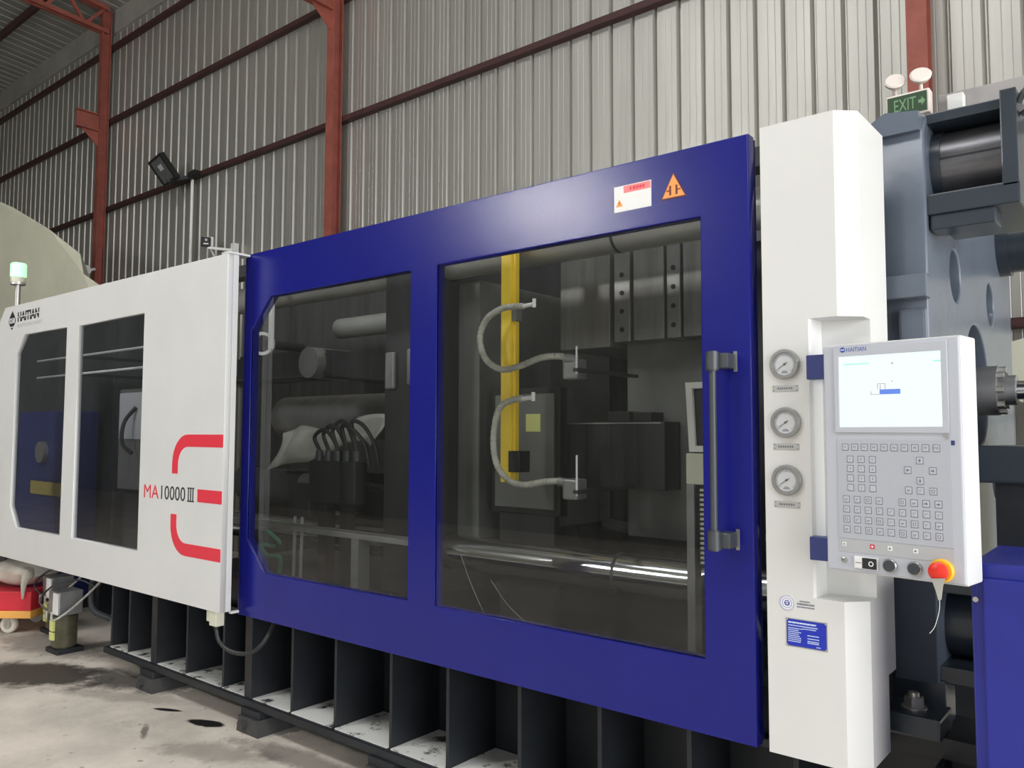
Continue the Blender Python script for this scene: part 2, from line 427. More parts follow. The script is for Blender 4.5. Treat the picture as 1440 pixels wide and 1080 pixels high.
wall = empty('wall_back', (0, YW, 0), 'grey corrugated steel back wall of the workshop', None, None, kind='structure')
wm = sheet_mesh('wall_panel', 4, 8.50, 0.038)
for k in range(36):
    link('wall_panel', wm, 'wall_sheet', wall, (-24.2 + 0.92 * k, 0.0, 0.0))
for gz in (2.33, 5.40, 6.93, 8.23):
    b = MB()
    b.box(-24.2, 8.3, YW - 0.085, YW - 0.005, gz + 0.026, gz + 0.033); b.box(-24.2, 8.3, YW - 0.085, YW - 0.078, gz - 0.028, gz + 0.027); b.box(-24.2, 8.3, YW - 0.085, YW - 0.005, gz - 0.033, gz - 0.026)
    b.build('girt', 'girt_brown', wall)
tag(MB().box(-24.2, 8.3, YW - 0.04, YW + 0.06, 8.50, 8.90).build('trim_1', 'fascia_sheet'), 'flat grey fascia strip above the corrugated wall', None, None, 'structure')

# roof: sheets falling gently towards the wall, purlins below
RS = 0.10   # slope
def roof_z(y): return 8.90 + (3.62 - y) * RS
ceil = empty('ceiling', (0, 3.85, 8.88), 'grey corrugated steel roof on dark purlins', None, None, kind='structure')
rm = sheet_mesh('roof_panel', 4, 11.95, 0.035)
for v in rm.vertices:      # lay the sheet down: length runs towards -y, rising with the slope
    x, d, l = v.co
    v.co = (x, -l, l * RS + d)
rm.flip_normals()
for k in range(36):
    link('roof_panel', rm, 'roof_sheet', ceil, (-24.2 + 0.92 * k, 0.0, 0.0))
for k in range(9):
    y = 2.75 - 1.3 * k
    MB().box(-24.2, 8.3, y - 0.03, y + 0.03, roof_z(y) - 0.14, roof_z(y) - 0.01).build('purlin', 'girt_brown', ceil)
# far side of the hall: front wall (left of the gateway) and left gable
wf = empty('wall_front', (0, -8.0, 0), 'grey corrugated wall across the aisle from the machine', None, None, kind='structure')
wm2 = sheet_mesh('wall_panel', 4, 10.0, -0.035)
for k in range(23):
    link('wall_panel', wm2, 'far_wall_sheet', wf, (-24.2 + 0.92 * k, 0.0, 0.0))
lin = MB().box(-3.08, 8.3, -8.06, -7.98, 5.1, 10.05); lin.build('lintel', 'far_wall_sheet', wf)
wr = MB().box(8.3, 8.4, -8.06, 3.8, 5.7, 10.1).build('wall_right', 'far_wall_sheet'); tag(wr, 'grey gable wall above the wide opening at the right end', None, None, 'structure')
tag(MB().box(-24.35, -24.2, -8.1, 3.8, 0.0, 10.1).build('wall_left', 'far_wall_sheet'), 'plain grey gable wall at the far left end', None, None, 'structure')

# red steel columns with crane corbels
def steel_column(x, label):
    c = empty('steel_column', (x, 3.52, 0), label, 'column', 'red steel wall columns')
    b = MB()
    b.box(x - 0.065, x + 0.065, 3.46, 3.472, 0.0, 8.86); b.box(x - 0.006, x + 0.006, 3.472, 3.588, 0.0, 8.86); b.box(x - 0.065, x + 0.065, 3.588, 3.60, 0.0, 8.86)
    b.build('shaft', 'red_oxide', c)
    b = MB(); b.box(x - 0.06, x + 0.06, 3.10, 3.46, 6.98, 7.0); b.box(x - 0.06, x + 0.06, 3.10, 3.46, 6.70, 6.72); b.box(x - 0.008, x + 0.008, 3.10, 3.46, 6.72, 6.98)
    b.build('corbel', 'red_oxide', c)
    b = MB(); b.prism([(3.18, 6.70), (3.46, 6.70), (3.46, 6.45)], x - 0.008, x + 0.008, 'x'); b.build('gusset', 'red_oxide', c)
    b = MB(); b.box(x - 0.12, x + 0.12, 3.42, 3.63, 0.0, 0.025); b.build('base_plate', 'red_oxide', c)
    return c
steel_column(-12.93, 'red steel column below the roof truss, farthest left')
steel_column(-6.67, 'red steel column rising behind the blue sliding door')
steel_column(-0.235, 'red steel column behind the white control post, at the right')
# roof truss over the far column
t = empty('roof_truss', (-12.93, 3.4, 8.5), 'red welded roof truss at the upper left corner', 'truss')
for nm, dz in (('bottom_chord', 0.0), ('top_chord', 0.40)):
    b = MB()
    for sx in (-0.05, 0.05):
        b.bar((-12.93 + sx, 3.55, 8.47 + dz), (-12.93 + sx, -7.9, 8.47 + dz + (11.45 * RS * (1.0 if dz else 0.55))), 0.05, 0.07)
    b.build(nm, 'red_oxide', t)
for k in range(16):
    y0 = 3.5 - k * 0.64; y1 = y0 - 0.32; y2 = y0 - 0.64
    zb = lambda y: 8.47 + (3.55 - y) * RS * 0.55
    zt = lambda y: 8.87 + (3.55 - y) * RS
    MB().bar((-12.93, y0, zt(y0)), (-12.93, y1, zb(y1)), 0.05, 0.05).build('web_member', 'red_oxide', t)
    MB().bar((-12.93, y1, zb(y1)), (-12.93, y2, zt(y2)), 0.05, 0.05).build('web_member', 'red_oxide', t)

# high-bay floodlight on the wall across the aisle (its glow shows on the blue door)
hb = empty('wall_floodlight', (-6.45, -7.95, 5.25), 'bright floodlight on the wall across the aisle', 'lamp')
MB().box(-7.05, -5.85, -7.90, -7.78, 4.90, 5.65, 0.02).build('housing', 'black_matte', hb)
MB().box(-7.0, -5.9, -7.782, -7.772, 4.95, 5.60).build('led_panel', 'high_bay_led', hb)
MB().box(-6.5, -6.4, -7.97, -7.89, 5.2, 5.3).build('bracket', 'black_matte', hb)

# floodlight on the back wall with its conduit
fl = empty('floodlight', (-10.1, 3.55, 5.35), 'black floodlight tilted upward on a wall girt above the white guard', 'floodlight')
_fr, _ff = Vector((math.cos(yaw), math.sin(yaw), 0)), Vector((-math.sin(yaw), math.cos(yaw), 0))
fu = (_fr * 0.175 + Vector((0, 0, 0.06)) - _ff * 0.13).normalized()
fv = -(_fr * 0.206 + Vector((0, 0, -0.33)) + _ff * 0.125)
fv = (fv - fu * fv.dot(fu)).normalized(); fn = fu.cross(fv)
Mf = Matrix.Translation((-10.27, 3.26, 5.44)) @ Matrix((fu, fv, fn)).transposed().to_4x4()
def fl_part(nm, m, *boxes):
    b = MB()
    for bb in boxes: b.box(*bb)
    b.bm.transform(Mf); b.build(nm, m, fl)
fl_part('housing', 'black_matte', (-0.16, 0.16, -0.20, 0.20, -0.07, 0.0, 0.01), (-0.16, -0.13, -0.20, 0.20, 0.0, 0.025), (0.13, 0.16, -0.20, 0.20, 0.0, 0.025), (-0.13, 0.13, 0.17, 0.20, 0.0, 0.025), (-0.13, 0.13, -0.20, -0.17, 0.0, 0.025))
fl_part('reflector', 'zinc', (-0.13, 0.13, -0.17, 0.17, 0.0, 0.01))
fl_part('lens', 'guard_glass', (-0.13, 0.13, -0.17, 0.17, 0.016, 0.02))
fl_part('led_chip', 'label_white', (-0.04, 0.04, 0.0, 0.08, 0.010, 0.014))
MB().bar((-10.26, 3.34, 5.29), (-9.98, 3.56, 5.35), 0.07, 0.05).bar((-10.0, 3.54, 5.36), (-9.85, 3.565, 5.40), 0.10, 0.07).build('yoke', 'black_matte', fl)
tag(MB().cyl((-10.03, 3.59, 0.0), (-10.03, 3.59, 5.33), 0.022, seg=12).build('conduit', 'white_plastic'), 'thin white conduit running down the wall below the black floodlight', 'pipe')
# CCTV camera
cc = empty('security_camera', (-9.0, 3.6, 4.2), 'small black and white camera on an arm, just above the white guard', 'camera')
Mc = Matrix.Translation((-9.29, 3.42, 4.25)) @ Matrix.Rotation(yaw + 0.25, 4, 'Z')
def cc_part(nm, m, b): b.bm.transform(Mc); b.build(nm, m, cc)
cc_part('body', 'white_plastic', MB().box(-0.06, 0.09, -0.04, 0.09, -0.065, 0.075, 0.015))
cc_part('faceplate', 'black_matte', MB().box(-0.07, 0.06, -0.06, -0.041, -0.075, 0.065, 0.012))
cc_part('lens', 'bezel_steel', MB().cyl((0, -0.075, 0.02), (0, -0.058, 0.02), 0.018, seg=16))
cc_part('led_strip', 'label_white', MB().box(-0.035, 0.03, -0.066, -0.058, -0.04, -0.025))
MB().bar((-9.25, 3.42, 4.17), (-8.93, 3.62, 4.12), 0.03, 0.035).box(-8.98, -8.90, 3.60, 3.68, 4.03, 4.22).build('arm', 'white_plastic', cc)
MB().tube([(-9.27, 3.44, 4.18), (-9.25, 3.52, 4.05), (-9.25, 3.62, 3.7), (-9.25, 3.64, 3.3)], 0.012, seg=8).build('cable', 'white_plastic', cc)
c2 = empty('bullet_camera', (-12.9, 3.35, 4.2), 'white bullet camera on the farthest red column', 'camera')
MB().cyl((-12.95, 3.10, 4.17), (-12.57, 3.22, 4.26), 0.075, seg=16, bev=0.01).build('body', 'white_plastic', c2)
MB().bar((-12.78, 3.18, 4.23), (-12.87, 3.452, 4.34), 0.04, 0.04).build('bracket', 'white_plastic', c2)

# ================================================================== MACHINE BASE
base = empty('machine_base', (-2.0, 0.25, 0.12), 'dark steel machine bed with vertical ribs under the white and blue guards', 'machine base')
XB0, XB1 = -4.60, 0.585
MB().box(XB0, XB1, 0.42, 0.46, 0.165, 0.60).build('web', 'base_steel', base)
MB().box(XB0, XB1, 0.075, 0.95, 0.125, 0.163, 0.003).build('bottom_flange', 'base_steel', base)
MB().box(XB0, 0.28, 0.10, 2.35, 0.60, 0.628, 0.003).build('top_flange', 'base_steel', base)
MB().box(XB0, XB1, 2.2, 2.24, 0.165, 0.60).build('web', 'base_steel', base)
rib_x = [-4.568, -4.32, -3.95, -3.59, -3.19, -2.91, -2.543, -2.19, -1.79, -1.43, -1.033, -0.652, -0.288, 0.08, 0.45]
for i, x in enumerate(rib_x):
    w = 0.032 if i in (2, 5) else 0.009
    if i in (2, 5): MB().box(x - w, x + w, 0.09, 0.42, 0.163, 0.60, 0.002).build('post', 'base_steel', base)
    else: MB().box(x - w, x + w, 0.11, 0.42, 0.163, 0.60, 0.002).build('rib', 'base_steel', base)
for i in range(len(rib_x) - 1):
    a, b_ = rib_x[i] + 0.012, rib_x[i + 1] - 0.012
    if i in (2, 5): a += 0.022
    if i in (1, 4): b_ -= 0.022
    MB().box(a, b_, 0.10, 0.415, 0.163, 0.168).build('bay_floor', 'bay_floor_dirty', base)
foot_labels = ['grey levelling block under the bed beside the oil stain', 'grey levelling block under the bed beside a small black oil spot', 'grey levelling block under the bed at the bottom edge of the picture']
for x, lb in zip((-3.97, -2.84, -1.80), foot_labels):
    f = empty('levelling_block', (x, 0.14, 0.0), lb, 'machine foot', 'levelling blocks under the machine bed')
    MB().prism([(x - 0.10, 0.0), (x + 0.10, 0.0), (x + 0.09, 0.085), (x - 0.085, 0.085)], 0.045, 0.28).build('wedge', 'foot_iron', f)
    MB().box(x - 0.085, x + 0.085, 0.06, 0.27, 0.085, 0.125, 0.004).build('pad', 'base_steel', f)
    MB().cyl((x - 0.03, 0.02, 0.045), (x - 0.03, 0.05, 0.045), 0.022, seg=6).build('adjusting_bolt', 'foot_iron', f)
tk = empty('oil_tank', (-5.0, 0.9, 0.0), 'dark oil tank under the left part of the white guard', 'tank')
MB().box(-5.05, -4.64, 0.40, 0.70, 0.0, 0.58, 0.02).build('body', 'base_steel', tk)
MB().cyl((-4.93, 0.33, 0.40), (-4.93, 0.41, 0.40), 0.07).build('filler_cap', 'pipe_dark', tk)
MB().tube([(-5.25, 0.30, 0.62), (-5.28, 0.28, 0.45), (-5.20, 0.26, 0.30), (-5.12, 0.36, 0.22)], 0.022).build('hose', 'pipe_dark', tk)
rr = empty('guard_rail', (-5.3, 0.85, 0.58), 'dark steel beam carrying the white guard', 'beam')
MB().box(-6.4, -4.61, 0.75, 0.95, 0.56, 0.66, 0.004).build('beam', 'base_steel', rr)
MB().box(-6.36, -6.28, 0.78, 0.92, 0.0, 0.56).build('leg', 'base_steel', rr)
MB().box(-5.42, -5.34, 0.78, 0.92, 0.0, 0.56).build('leg', 'base_steel', rr)

# ================================================================== BLUE SLIDING DOOR
door = empty('safety_door', (-1.45, 0.03, 0.63), 'large glossy blue sliding safety door with two dark windows', 'door')
W1 = [(-1.573, 0.878), (-1.573, 2.326), (-2.640, 2.326), (-2.812, 2.160), (-2.812, 1.037), (-2.648, 0.873)]
W2 = rect(-1.408, -0.171, 0.873, 2.331)
plate('door_panel', 'blue_paint', rect(-2.870, 0.0, 0.631, 2.577), [W1, W2], 0.0, 0.05, door, bev=0.004)
b = MB()
prof = [(-2.872, 0.0)] + [(-2.872 - 0.034 * math.sin(math.radians(a)), 0.034 - 0.034 * math.cos(math.radians(a))) for a in range(10, 91, 10)] + [(-2.906, 0.05), (-2.872, 0.05)]
b.prism(prof, 0.631, 2.577, 'z'); b.smooth = True
b.build('edge_roll', 'blue_paint', door)
MB().box(-0.03, 0.0, 0.05, 0.06, 0.64, 2.57).box(-2.90, -2.87, 0.05, 0.06, 0.64, 2.57).build('return_flange', 'blue_paint', door)
def grow(loop, d):
    cx = sum(p[0] for p in loop) / len(loop); cz = sum(p[1] for p in loop) / len(loop)
    return [(x + math.copysign(d, x - cx), z + math.copysign(d, z - cz)) for x, z in loop]
for Wn in (W1, W2):
    plate('window_pane', 'door_glass', grow(Wn, -0.0005), [], 0.010, 0.016, door)
    plate('window_trim', 'bezel_steel', grow(Wn, 0.0), [grow(Wn, -0.0015)], 0.004, 0.0098, door)
for pts in ([(-1.264, 0.0088, 1.101), (-1.208, 0.0088, 0.992), (-1.135, 0.0088, 0.880)], [(-1.101, 0.0088, 1.018), (-1.019, 0.0088, 0.937), (-0.930, 0.0088, 0.880)]):
    MB().tube(pts, 0.0004, seg=6).build('glass_scratch', 'grey_print', door)
# handle
h = MB(); h.cyl((-0.102, -0.065, 1.27), (-0.102, -0.065, 1.84), 0.0115, seg=20); hb_ = h.build('handle', 'handle_grey', door)
for zc, s in ((1.835, 1), (1.265, -1)):
    b = MB(); b.cyl((-0.102, -0.065, zc - 0.032), (-0.102, -0.065, zc + 0.032), 0.0215, seg=24, bev=0.004)
    b.build('handle_socket', 'handle_grey', hb_)
    b = MB(); b.box(-0.100, -0.052, -0.062, -0.002, zc - 0.024, zc + 0.026, 0.006)
    b.build('handle_bracket', 'handle_grey', hb_)
    MB().box(-0.058, -0.046, -0.004, 0.0, zc - 0.032, zc + 0.034, 0.001).build('mounting_plate', 'bezel_steel', hb_)
# warning labels
lab = MB().box(-0.507, -0.355, -0.0022, 0.0, 2.401, 2.495).build('warning_label', 'label_white', door)
MB().box(-0.466, -0.357, -0.0032, -0.002, 2.467, 2.492).build('red_band', 'label_pink', lab)
plate('warning_triangle', 'orange_print', [(-0.499, 2.420), (-0.470, 2.420), (-0.4845, 2.446)], [], -0.0032, -0.002, lab)
plate('exclamation_mark', 'dark_red_print', [(-0.4858, 2.428), (-0.4832, 2.428), (-0.4832, 2.437), (-0.4858, 2.437)], [], -0.0042, -0.003, lab)
b = MB()
for k, (x0, x1) in enumerate(((-0.441, -0.434), (-0.428, -0.417), (-0.414, -0.405), (-0.402, -0.392), (-0.389, -0.380))): b.box(x0, x1, -0.0038, -0.003, 2.474, 2.485)
b.build('band_marks', 'red_print', lab)
tri = plate('hazard_triangle', 'dark_red_print', [(-0.316, 2.412), (-0.219, 2.412), (-0.2675, 2.503)], [], -0.0022, 0.0, door)
plate('triangle_face', 'orange_print', [(-0.310, 2.4165), (-0.225, 2.4165), (-0.2675, 2.496)], [], -0.0032, -0.002, tri)
b = MB()
for s in (-1, 1):
    b.box(-0.2675 + s * 0.012 - 0.0035, -0.2675 + s * 0.012 + 0.0035, -0.0042, -0.003, 2.424, 2.457)
    b.box(min(-0.2675 + s * 0.012, -0.2675 + s * 0.027), max(-0.2675 + s * 0.012, -0.2675 + s * 0.027), -0.0042, -0.003, 2.4385, 2.4425)
b.build('crush_symbol', 'dark_red_print', tri)

# ================================================================== WHITE GUARD
g = empty('white_guard', (-4.4, -0.1, 0.664), 'white machine guard with two tall dark windows and red stripes', 'machine guard')
V1 = [(-4.845, 0.905), (-4.845, 2.325), (-5.588, 2.333), (-5.737, 2.200), (-5.741, 1.052), (-5.613, 0.900)]
V2 = rect(-4.655, -3.745, 0.903, 2.322)
plate('guard_panel', 'white_paint', [(-6.80, 0.664), (-2.838, 0.664), (-2.838, 2.560), (-6.00, 2.572), (-6.11, 2.46), (-6.80, 2.46)], [V1, V2], -0.134, -0.10, g, bev=0.003)
MB().box(-2.90, -2.838, -0.0995, -0.068, 0.664, 2.560, 0.002).build('end_post', 'white_paint', g)
MB().box(-2.905, -2.832, -0.134, -0.003, 2.5605, 2.572, 0.002).build('end_cap', 'white_paint', g)
MB().box(-2.86, -2.836, -0.067, -0.02, 0.650, 0.663, 0.002).build('bottom_lip', 'white_paint', g)
for Vn in (V1, V2):
    plate('window_pane', 'guard_glass', grow(Vn, -0.0005), [], -0.122, -0.116, g)
Yg = -0.134
# lettering
text('model_letters', 'red_print', 'MA', -3.680, -3.507, 1.221, 1.298, Yg, g)
text('model_number', 'black_print', '10000', -3.478, -3.212, 1.221, 1.300, Yg, g)
b = MB()
for k in range(3):
    x = -3.183 + 0.0235 * k; b.box(x, x + 0.010, Yg - 0.001, Yg, 1.222, 1.300)
b.box(-3.190, -3.118, Yg - 0.001, Yg, 1.294, 1.300).box(-3.190, -3.118, Yg - 0.001, Yg, 1.222, 1.228)
b.build('model_numeral', 'black_print', g)
top = [(-2.841, 1.592)] + arc(-3.20, 1.430, 0.162, 90, 180) + [(-3.362, 1.372), (-3.300, 1.372)] + arc(-3.20, 1.424, 0.100, 180, 90) + [(-2.841, 1.524)]
plate('red_stripe', 'red_print', top, [], Yg - 0.0015, Yg, g)
plate('red_stripe', 'red_print', [(x, 2 * 1.2585 - z) for x, z in top][::-1], [], Yg - 0.0015, Yg, g)
plate('red_stripe', 'red_print', rect(-3.083, -2.841, 1.226, 1.295), [], Yg - 0.0015, Yg, g)
# emblem and company lettering, cut through by thin horizontal gaps
text('company_letters', 'black_print', 'HAITIAN', -5.735, -5.335, 2.438, 2.512, Yg, g, 0.0015, bold=0.03)
MB().box(-5.74, -5.33, Yg - 0.0022, Yg - 0.0014, 2.472, 2.478).build('letter_gap', 'white_paint', g)
text('company_subtitle', 'grey_print', 'PLASTICS MACHINERY', -5.735, -5.27, 2.394, 2.419, Yg, g)
em = plate('emblem', 'black_print', [(-5.845, 2.532), (-5.905, 2.475), (-5.915, 2.455), (-5.905, 2.435), (-5.845, 2.385), (-5.785, 2.435), (-5.775, 2.455), (-5.785, 2.475)], [], Yg - 0.0015, Yg, g)
MB().box(-5.900, -5.790, Yg - 0.0025, Yg - 0.0014, 2.437, 2.476).build('emblem_band', 'white_paint', em)
MB().box(-5.90, -5.79, Yg - 0.0025, Yg - 0.0014, 2.403, 2.411).build('emblem_gap', 'white_paint', em)
text('emblem_letters', 'black_print', 'HT', -5.880, -5.810, 2.442, 2.471, Yg - 0.0024, em)
# limit switch with a looping cable below the guard edge
sw = empty('limit_switch', (-2.93, -0.09, 0.58), 'cream limit switch hanging below the right end of the white guard', 'switch')
MB().box(-2.950, -2.885, -0.125, -0.075, 0.585, 0.6635, 0.004).build('body', 'cream_plastic', sw)
MB().box(-2.995, -2.955, -0.115, -0.08, 0.60, 0.6635, 0.003).build('bracket', 'cream_plastic', sw)
MB().cyl((-2.92, -0.10, 0.565), (-2.92, -0.10, 0.585), 0.014, seg=12).build('gland', 'black_matte', sw)
MB().tube([(-2.92, -0.10, 0.567), (-2.90, -0.09, 0.50), (-2.83, -0.06, 0.455), (-2.72, -0.02, 0.46), (-2.66, 0.02, 0.52), (-2.68, 0.09, 0.598)], 0.0115, seg=8).build('cable', 'black_rubber', sw)

# signal lamp on the guard
s = empty('signal_lamp', (-6.05, -0.02, 2.57), 'glowing green signal lamp on a short pole behind the guard corner', 'signal lamp')
MB().cyl((-6.15, 0.0, 2.40), (-6.15, 0.0, 2.79), 0.021, seg=16).build('pole', 'zinc', s)
MB().cyl((-6.15, 0.0, 2.79), (-6.15, 0.0, 2.81), 0.055, seg=24).build('collar', 'zinc', s)
MB().cyl((-6.15, 0.0, 2.81), (-6.15, 0.0, 2.85), 0.056, seg=24).build('lower_lens', 'cream_plastic', s)
MB().cyl((-6.15, 0.0, 2.85), (-6.15, 0.0, 2.965), 0.058, seg=24, bev=0.008).build('lit_lens', 'signal_green', s)
MB().box(-6.22, -6.07, -0.099, 0.05, 2.36, 2.40).build('mounting_plate', 'zinc', s)

# ================================================================== CONTROL POST
post = empty('control_post', (0.18, 0.15, 0.63), 'tall white machine post carrying three round pressure gauges', 'machine post')
def post_plan(x0, x1, xr, yc, yd): return [(x0, 0.0), (x1, 0.0), (xr, yc), (xr, yd), (x0, yd)]
b = MB()
b.prism(post_plan(0.040, 0.270, 0.327, 0.052, 0.323), 1.955, 2.585, 'z')
b.prism(post_plan(0.040, 0.272, 0.327, 0.060, 0.323), 0.86, 1.112, 'z')
b.prism(post_plan(0.040, 0.272, 0.327, 0.060, 0.240), 0.63, 0.86, 'z')
b.prism([(0.040, 0.0), (0.183, 0.0), (0.190, 0.008), (0.190, 0.10), (0.327, 0.13), (0.327, 0.323), (0.040, 0.323)], 1.112, 1.955, 'z')
b.build('post_body', 'white_post_paint', post)
MB().cyl((0.03, 0.16, 0.93), (0.0, 0.16, 0.93), 0.03, seg=16).cyl((0.03, 0.16, 1.26), (-0.02, 0.16, 1.26), 0.02, seg=16).build('door_stop', 'bezel_steel', post)
for zc in (1.818, 1.638, 1.461):
    gz = MB(); gz.lathe([(0.0, -0.002), (0.047, -0.002), (0.0475, 0.008), (0.044, 0.014), (0.037, 0.014), (0.0345, 0.010), (0.0345, 0.006), (0.0, 0.006)], (0.110, 0.0, zc), (0, -1, 0), 40)
    ga = gz.build('pressure_gauge', 'bezel_steel', post)
    MB().lathe([(0.0, 0.0058), (0.0343, 0.0058), (0.0343, 0.0068), (0.0, 0.0068)], (0.110, 0.0, zc), (0, -1, 0), 32).build('dial', 'dial_white', ga)
    b = MB()
    for k in range(21):
        a = math.radians(225 - 270 * k / 20); r0 = 0.0255 if k % 5 == 0 else 0.0275
        p0 = (0.110 + r0 * math.cos(a), -0.0072, zc + r0 * math.sin(a)); p1 = (0.110 + 0.0305 * math.cos(a), -0.0072, zc + 0.0305 * math.sin(a))
        b.bar(p0, p1, 0.0010, 0.0006)
    for k in range(24):
        a0 = math.radians(225 - 270 * k / 24); a1 = math.radians(225 - 270 * (k + 1) / 24)
        b.bar((0.110 + 0.031 * math.cos(a0), -0.0072, zc + 0.031 * math.sin(a0)), (0.110 + 0.031 * math.cos(a1), -0.0072, zc + 0.031 * math.sin(a1)), 0.0009, 0.0006)
    b.box(0.100, 0.120, -0.0075, -0.0068, zc - 0.027, zc - 0.0245).box(0.103, 0.117, -0.0075, -0.0068, zc - 0.0225, zc - 0.0205)
    b.build('scale', 'key_line', ga)
    b = MB(); a = math.radians(215)
    b.bar((0.110 + 0.025 * math.cos(a), -0.0082, zc + 0.025 * math.sin(a)), (0.110 - 0.009 * math.cos(a), -0.0082, zc - 0.009 * math.sin(a)), 0.0014, 0.0008)
    b.bar((0.110 - 0.002 * math.cos(a), -0.0082, zc - 0.002 * math.sin(a)), (0.110 - 0.010 * math.cos(a), -0.0082, zc - 0.010 * math.sin(a)), 0.0036, 0.0008)
    b.cyl((0.110, -0.0095, zc), (0.110, -0.0070, zc), 0.0028, seg=12)
    b.build('needle', 'black_print', ga)
    npz = MB().box(0.069, 0.149, -0.002, 0.0, zc - 0.084, zc - 0.065, 0.0005).build('nameplate', 'nameplate_metal', post)
    b = MB()
    for k in range(7): b.box(0.085 + 0.007 * k, 0.0895 + 0.007 * k, -0.0026, -0.0018, zc - 0.0775, zc - 0.0715)
    for sx in (0.073, 0.145):
        for sz in (-0.081, -0.068): b.cyl((sx, -0.0028, zc + sz), (sx, -0.0018, zc + sz), 0.0018, seg=8)
    b.build('nameplate_marks', 'key_line', npz)
# round sticker, caption lines, rating plate
st = MB().lathe([(0, 0), (0.023, 0), (0.023, 0.0012), (0, 0.0012)], (0.103, 0.0, 1.088), (0, -1, 0), 32).build('round_sticker', 'label_white', post)
b = MB()
for r in (0.0215, 0.0145):
    for k in range(32):
        a0, a1 = 2 * PI * k / 32, 2 * PI * (k + 1) / 32
        b.bar((0.103 + r * math.cos(a0), -0.0015, 1.088 + r * math.sin(a0)), (0.103 + r * math.cos(a1), -0.0015, 1.088 + r * math.sin(a1)), 0.0014, 0.0006)
b.lathe([(0, 0.0010), (0.0085, 0.0010), (0.0085, 0.0018), (0, 0.0018)], (0.103, 0.0, 1.088), (0, -1, 0), 20)
b.build('sticker_emblem', 'plate_blue', st)
MB().box(0.0965, 0.1095, -0.0024, -0.0016, 1.0905, 1.0925).box(0.0975, 0.1085, -0.0024, -0.0016, 1.0855, 1.0872).box(0.102, 0.104, -0.0024, -0.0016, 1.082, 1.095).build('emblem_strokes', 'label_white', st)
b = MB()
rnd = random.Random(3)
def dashes(b, x0, x1, z, hgt, y, wmin=0.002, wmax=0.005, gap=0.0012):
    x = x0
    while x < x1:
        w = rnd.uniform(wmin, wmax); b.box(x, min(x + w, x1), y - 0.0006, y + 0.0004, z, z + hgt); x += w + gap
dashes(b, 0.141, 0.172, 1.0955, 0.004, 0.0); dashes(b, 0.133, 0.185, 1.0865, 0.0055, 0.0); dashes(b, 0.133, 0.185, 1.0785, 0.004, 0.0)
b.build('caption_lines', 'key_line', post)
rp = MB().box(0.099, 0.222, -0.0020, 0.0, 0.960, 1.044, 0.0006).build('rating_plate', 'bezel_steel', post)
MB().box(0.1015, 0.2195, -0.0027, -0.0019, 0.9625, 1.0415).build('plate_field', 'plate_blue', rp)
b = MB()
dashes(b, 0.106, 0.190, 1.030, 0.0045, -0.0026, 0.006, 0.012); dashes(b, 0.106, 0.195, 1.022, 0.003, -0.0026)
for k in range(8): dashes(b, 0.106, 0.106 + rnd.uniform(0.030, 0.045), 1.014 - 0.0056 * k, 0.0026, -0.0026)
for z in (1.016,): dashes(b, 0.150, 0.190, z, 0.0026, -0.0026)
for z in (0.998, 0.989, 0.981, 0.976): dashes(b, 0.164, 0.198, z, 0.0028, -0.0026)
dashes(b, 0.190, 0.203, 0.967, 0.0024, -0.0026)
b.build('plate_lines', 'brand_light', rp)
b = MB()
for x in (0.103, 0.218):
    for z in (0.964, 1.040): b.cyl((x, -0.004, z), (x, -0.0018, z), 0.0028, seg=10)
b.build('rivets', 'zinc', rp)
# hinge arms carrying the control panel
for z0, z1 in ((1.765, 1.838), (1.232, 1.300)):
    b = MB(); b.box(0.191, 0.262, -0.048, -0.004, z0, z1, 0.003); b.box(0.191, 0.245, -0.02, 0.10, z0 + 0.012, z1 - 0.012)
    b.build('hinge_block', 'hinge_blue', post)

# ================================================================== CONTROL PANEL (turned 8 degrees)
cp = empty('operator_console', (0.256, -0.10, 1.218), 'white control panel with lit screen, keypad and red emergency stop button', 'control panel', None, -math.radians(8))
ORG[cp] = Vector((0, 0, 1.218))           # children are given in the panel's own frame (x right, y into the box)
PW = 0.369
MB().box(0.0, PW, 0.006, 0.112, 1.218, 1.858, 0.006, 3).build('housing', 'white_paint', cp)
MB().box(0.004, PW - 0.004, -0.001, 0.02, 1.222, 1.854, 0.004, 2).build('front_frame', 'panel_grey', cp)
plate('screen_bezel', 'panel_grey', rect(0.036, 0.338, 1.606, 1.847), [rect(0.050, 0.3225, 1.622, 1.821)], -0.006, 0.0, cp, bev=0.0015)
scn = MB().box(0.048, 0.3245, -0.0022, -0.0006, 1.620, 1.823).build('screen', 'lcd_screen', cp)
def gui(nm, m, *rs):
    b = MB()
    for x0, x1, z0, z1 in rs: b.box(x0, x1, -0.0030, -0.0021, z0, z1)
    return b.build(nm, m, scn)
gui('screen_machine_body', 'lcd_blue', (0.163, 0.218, 1.711, 1.7245))
gui('screen_machine_lines', 'lcd_grey', (0.139, 0.162, 1.7105, 1.712), (0.139, 0.1405, 1.711, 1.720), (0.157, 0.1585, 1.7245, 1.741), (0.157, 0.179, 1.7395, 1.741), (0.164, 0.166, 1.7245, 1.737), (0.1775, 0.179, 1.7245, 1.741), (0.195, 0.198, 1.744, 1.747), (0.1965, 0.2005, 1.792, 1.797))
gui('screen_status_bar', 'lcd_teal', (0.063, 0.136, 1.796, 1.8005)); gui('screen_status_bar', 'lcd_teal', (0.303, 0.322, 1.792, 1.7965))
gui('screen_header', 'lcd_pale', (0.095, 0.190, 1.8165, 1.8195), (0.26, 0.318, 1.817, 1.8195), (0.052, 0.078, 1.630, 1.632))
text('brand_letters', 'brand_blue', 'HAITIAN', 0.0745, 0.130, 1.8335, 1.8455, -0.0058, cp, 0.0006)
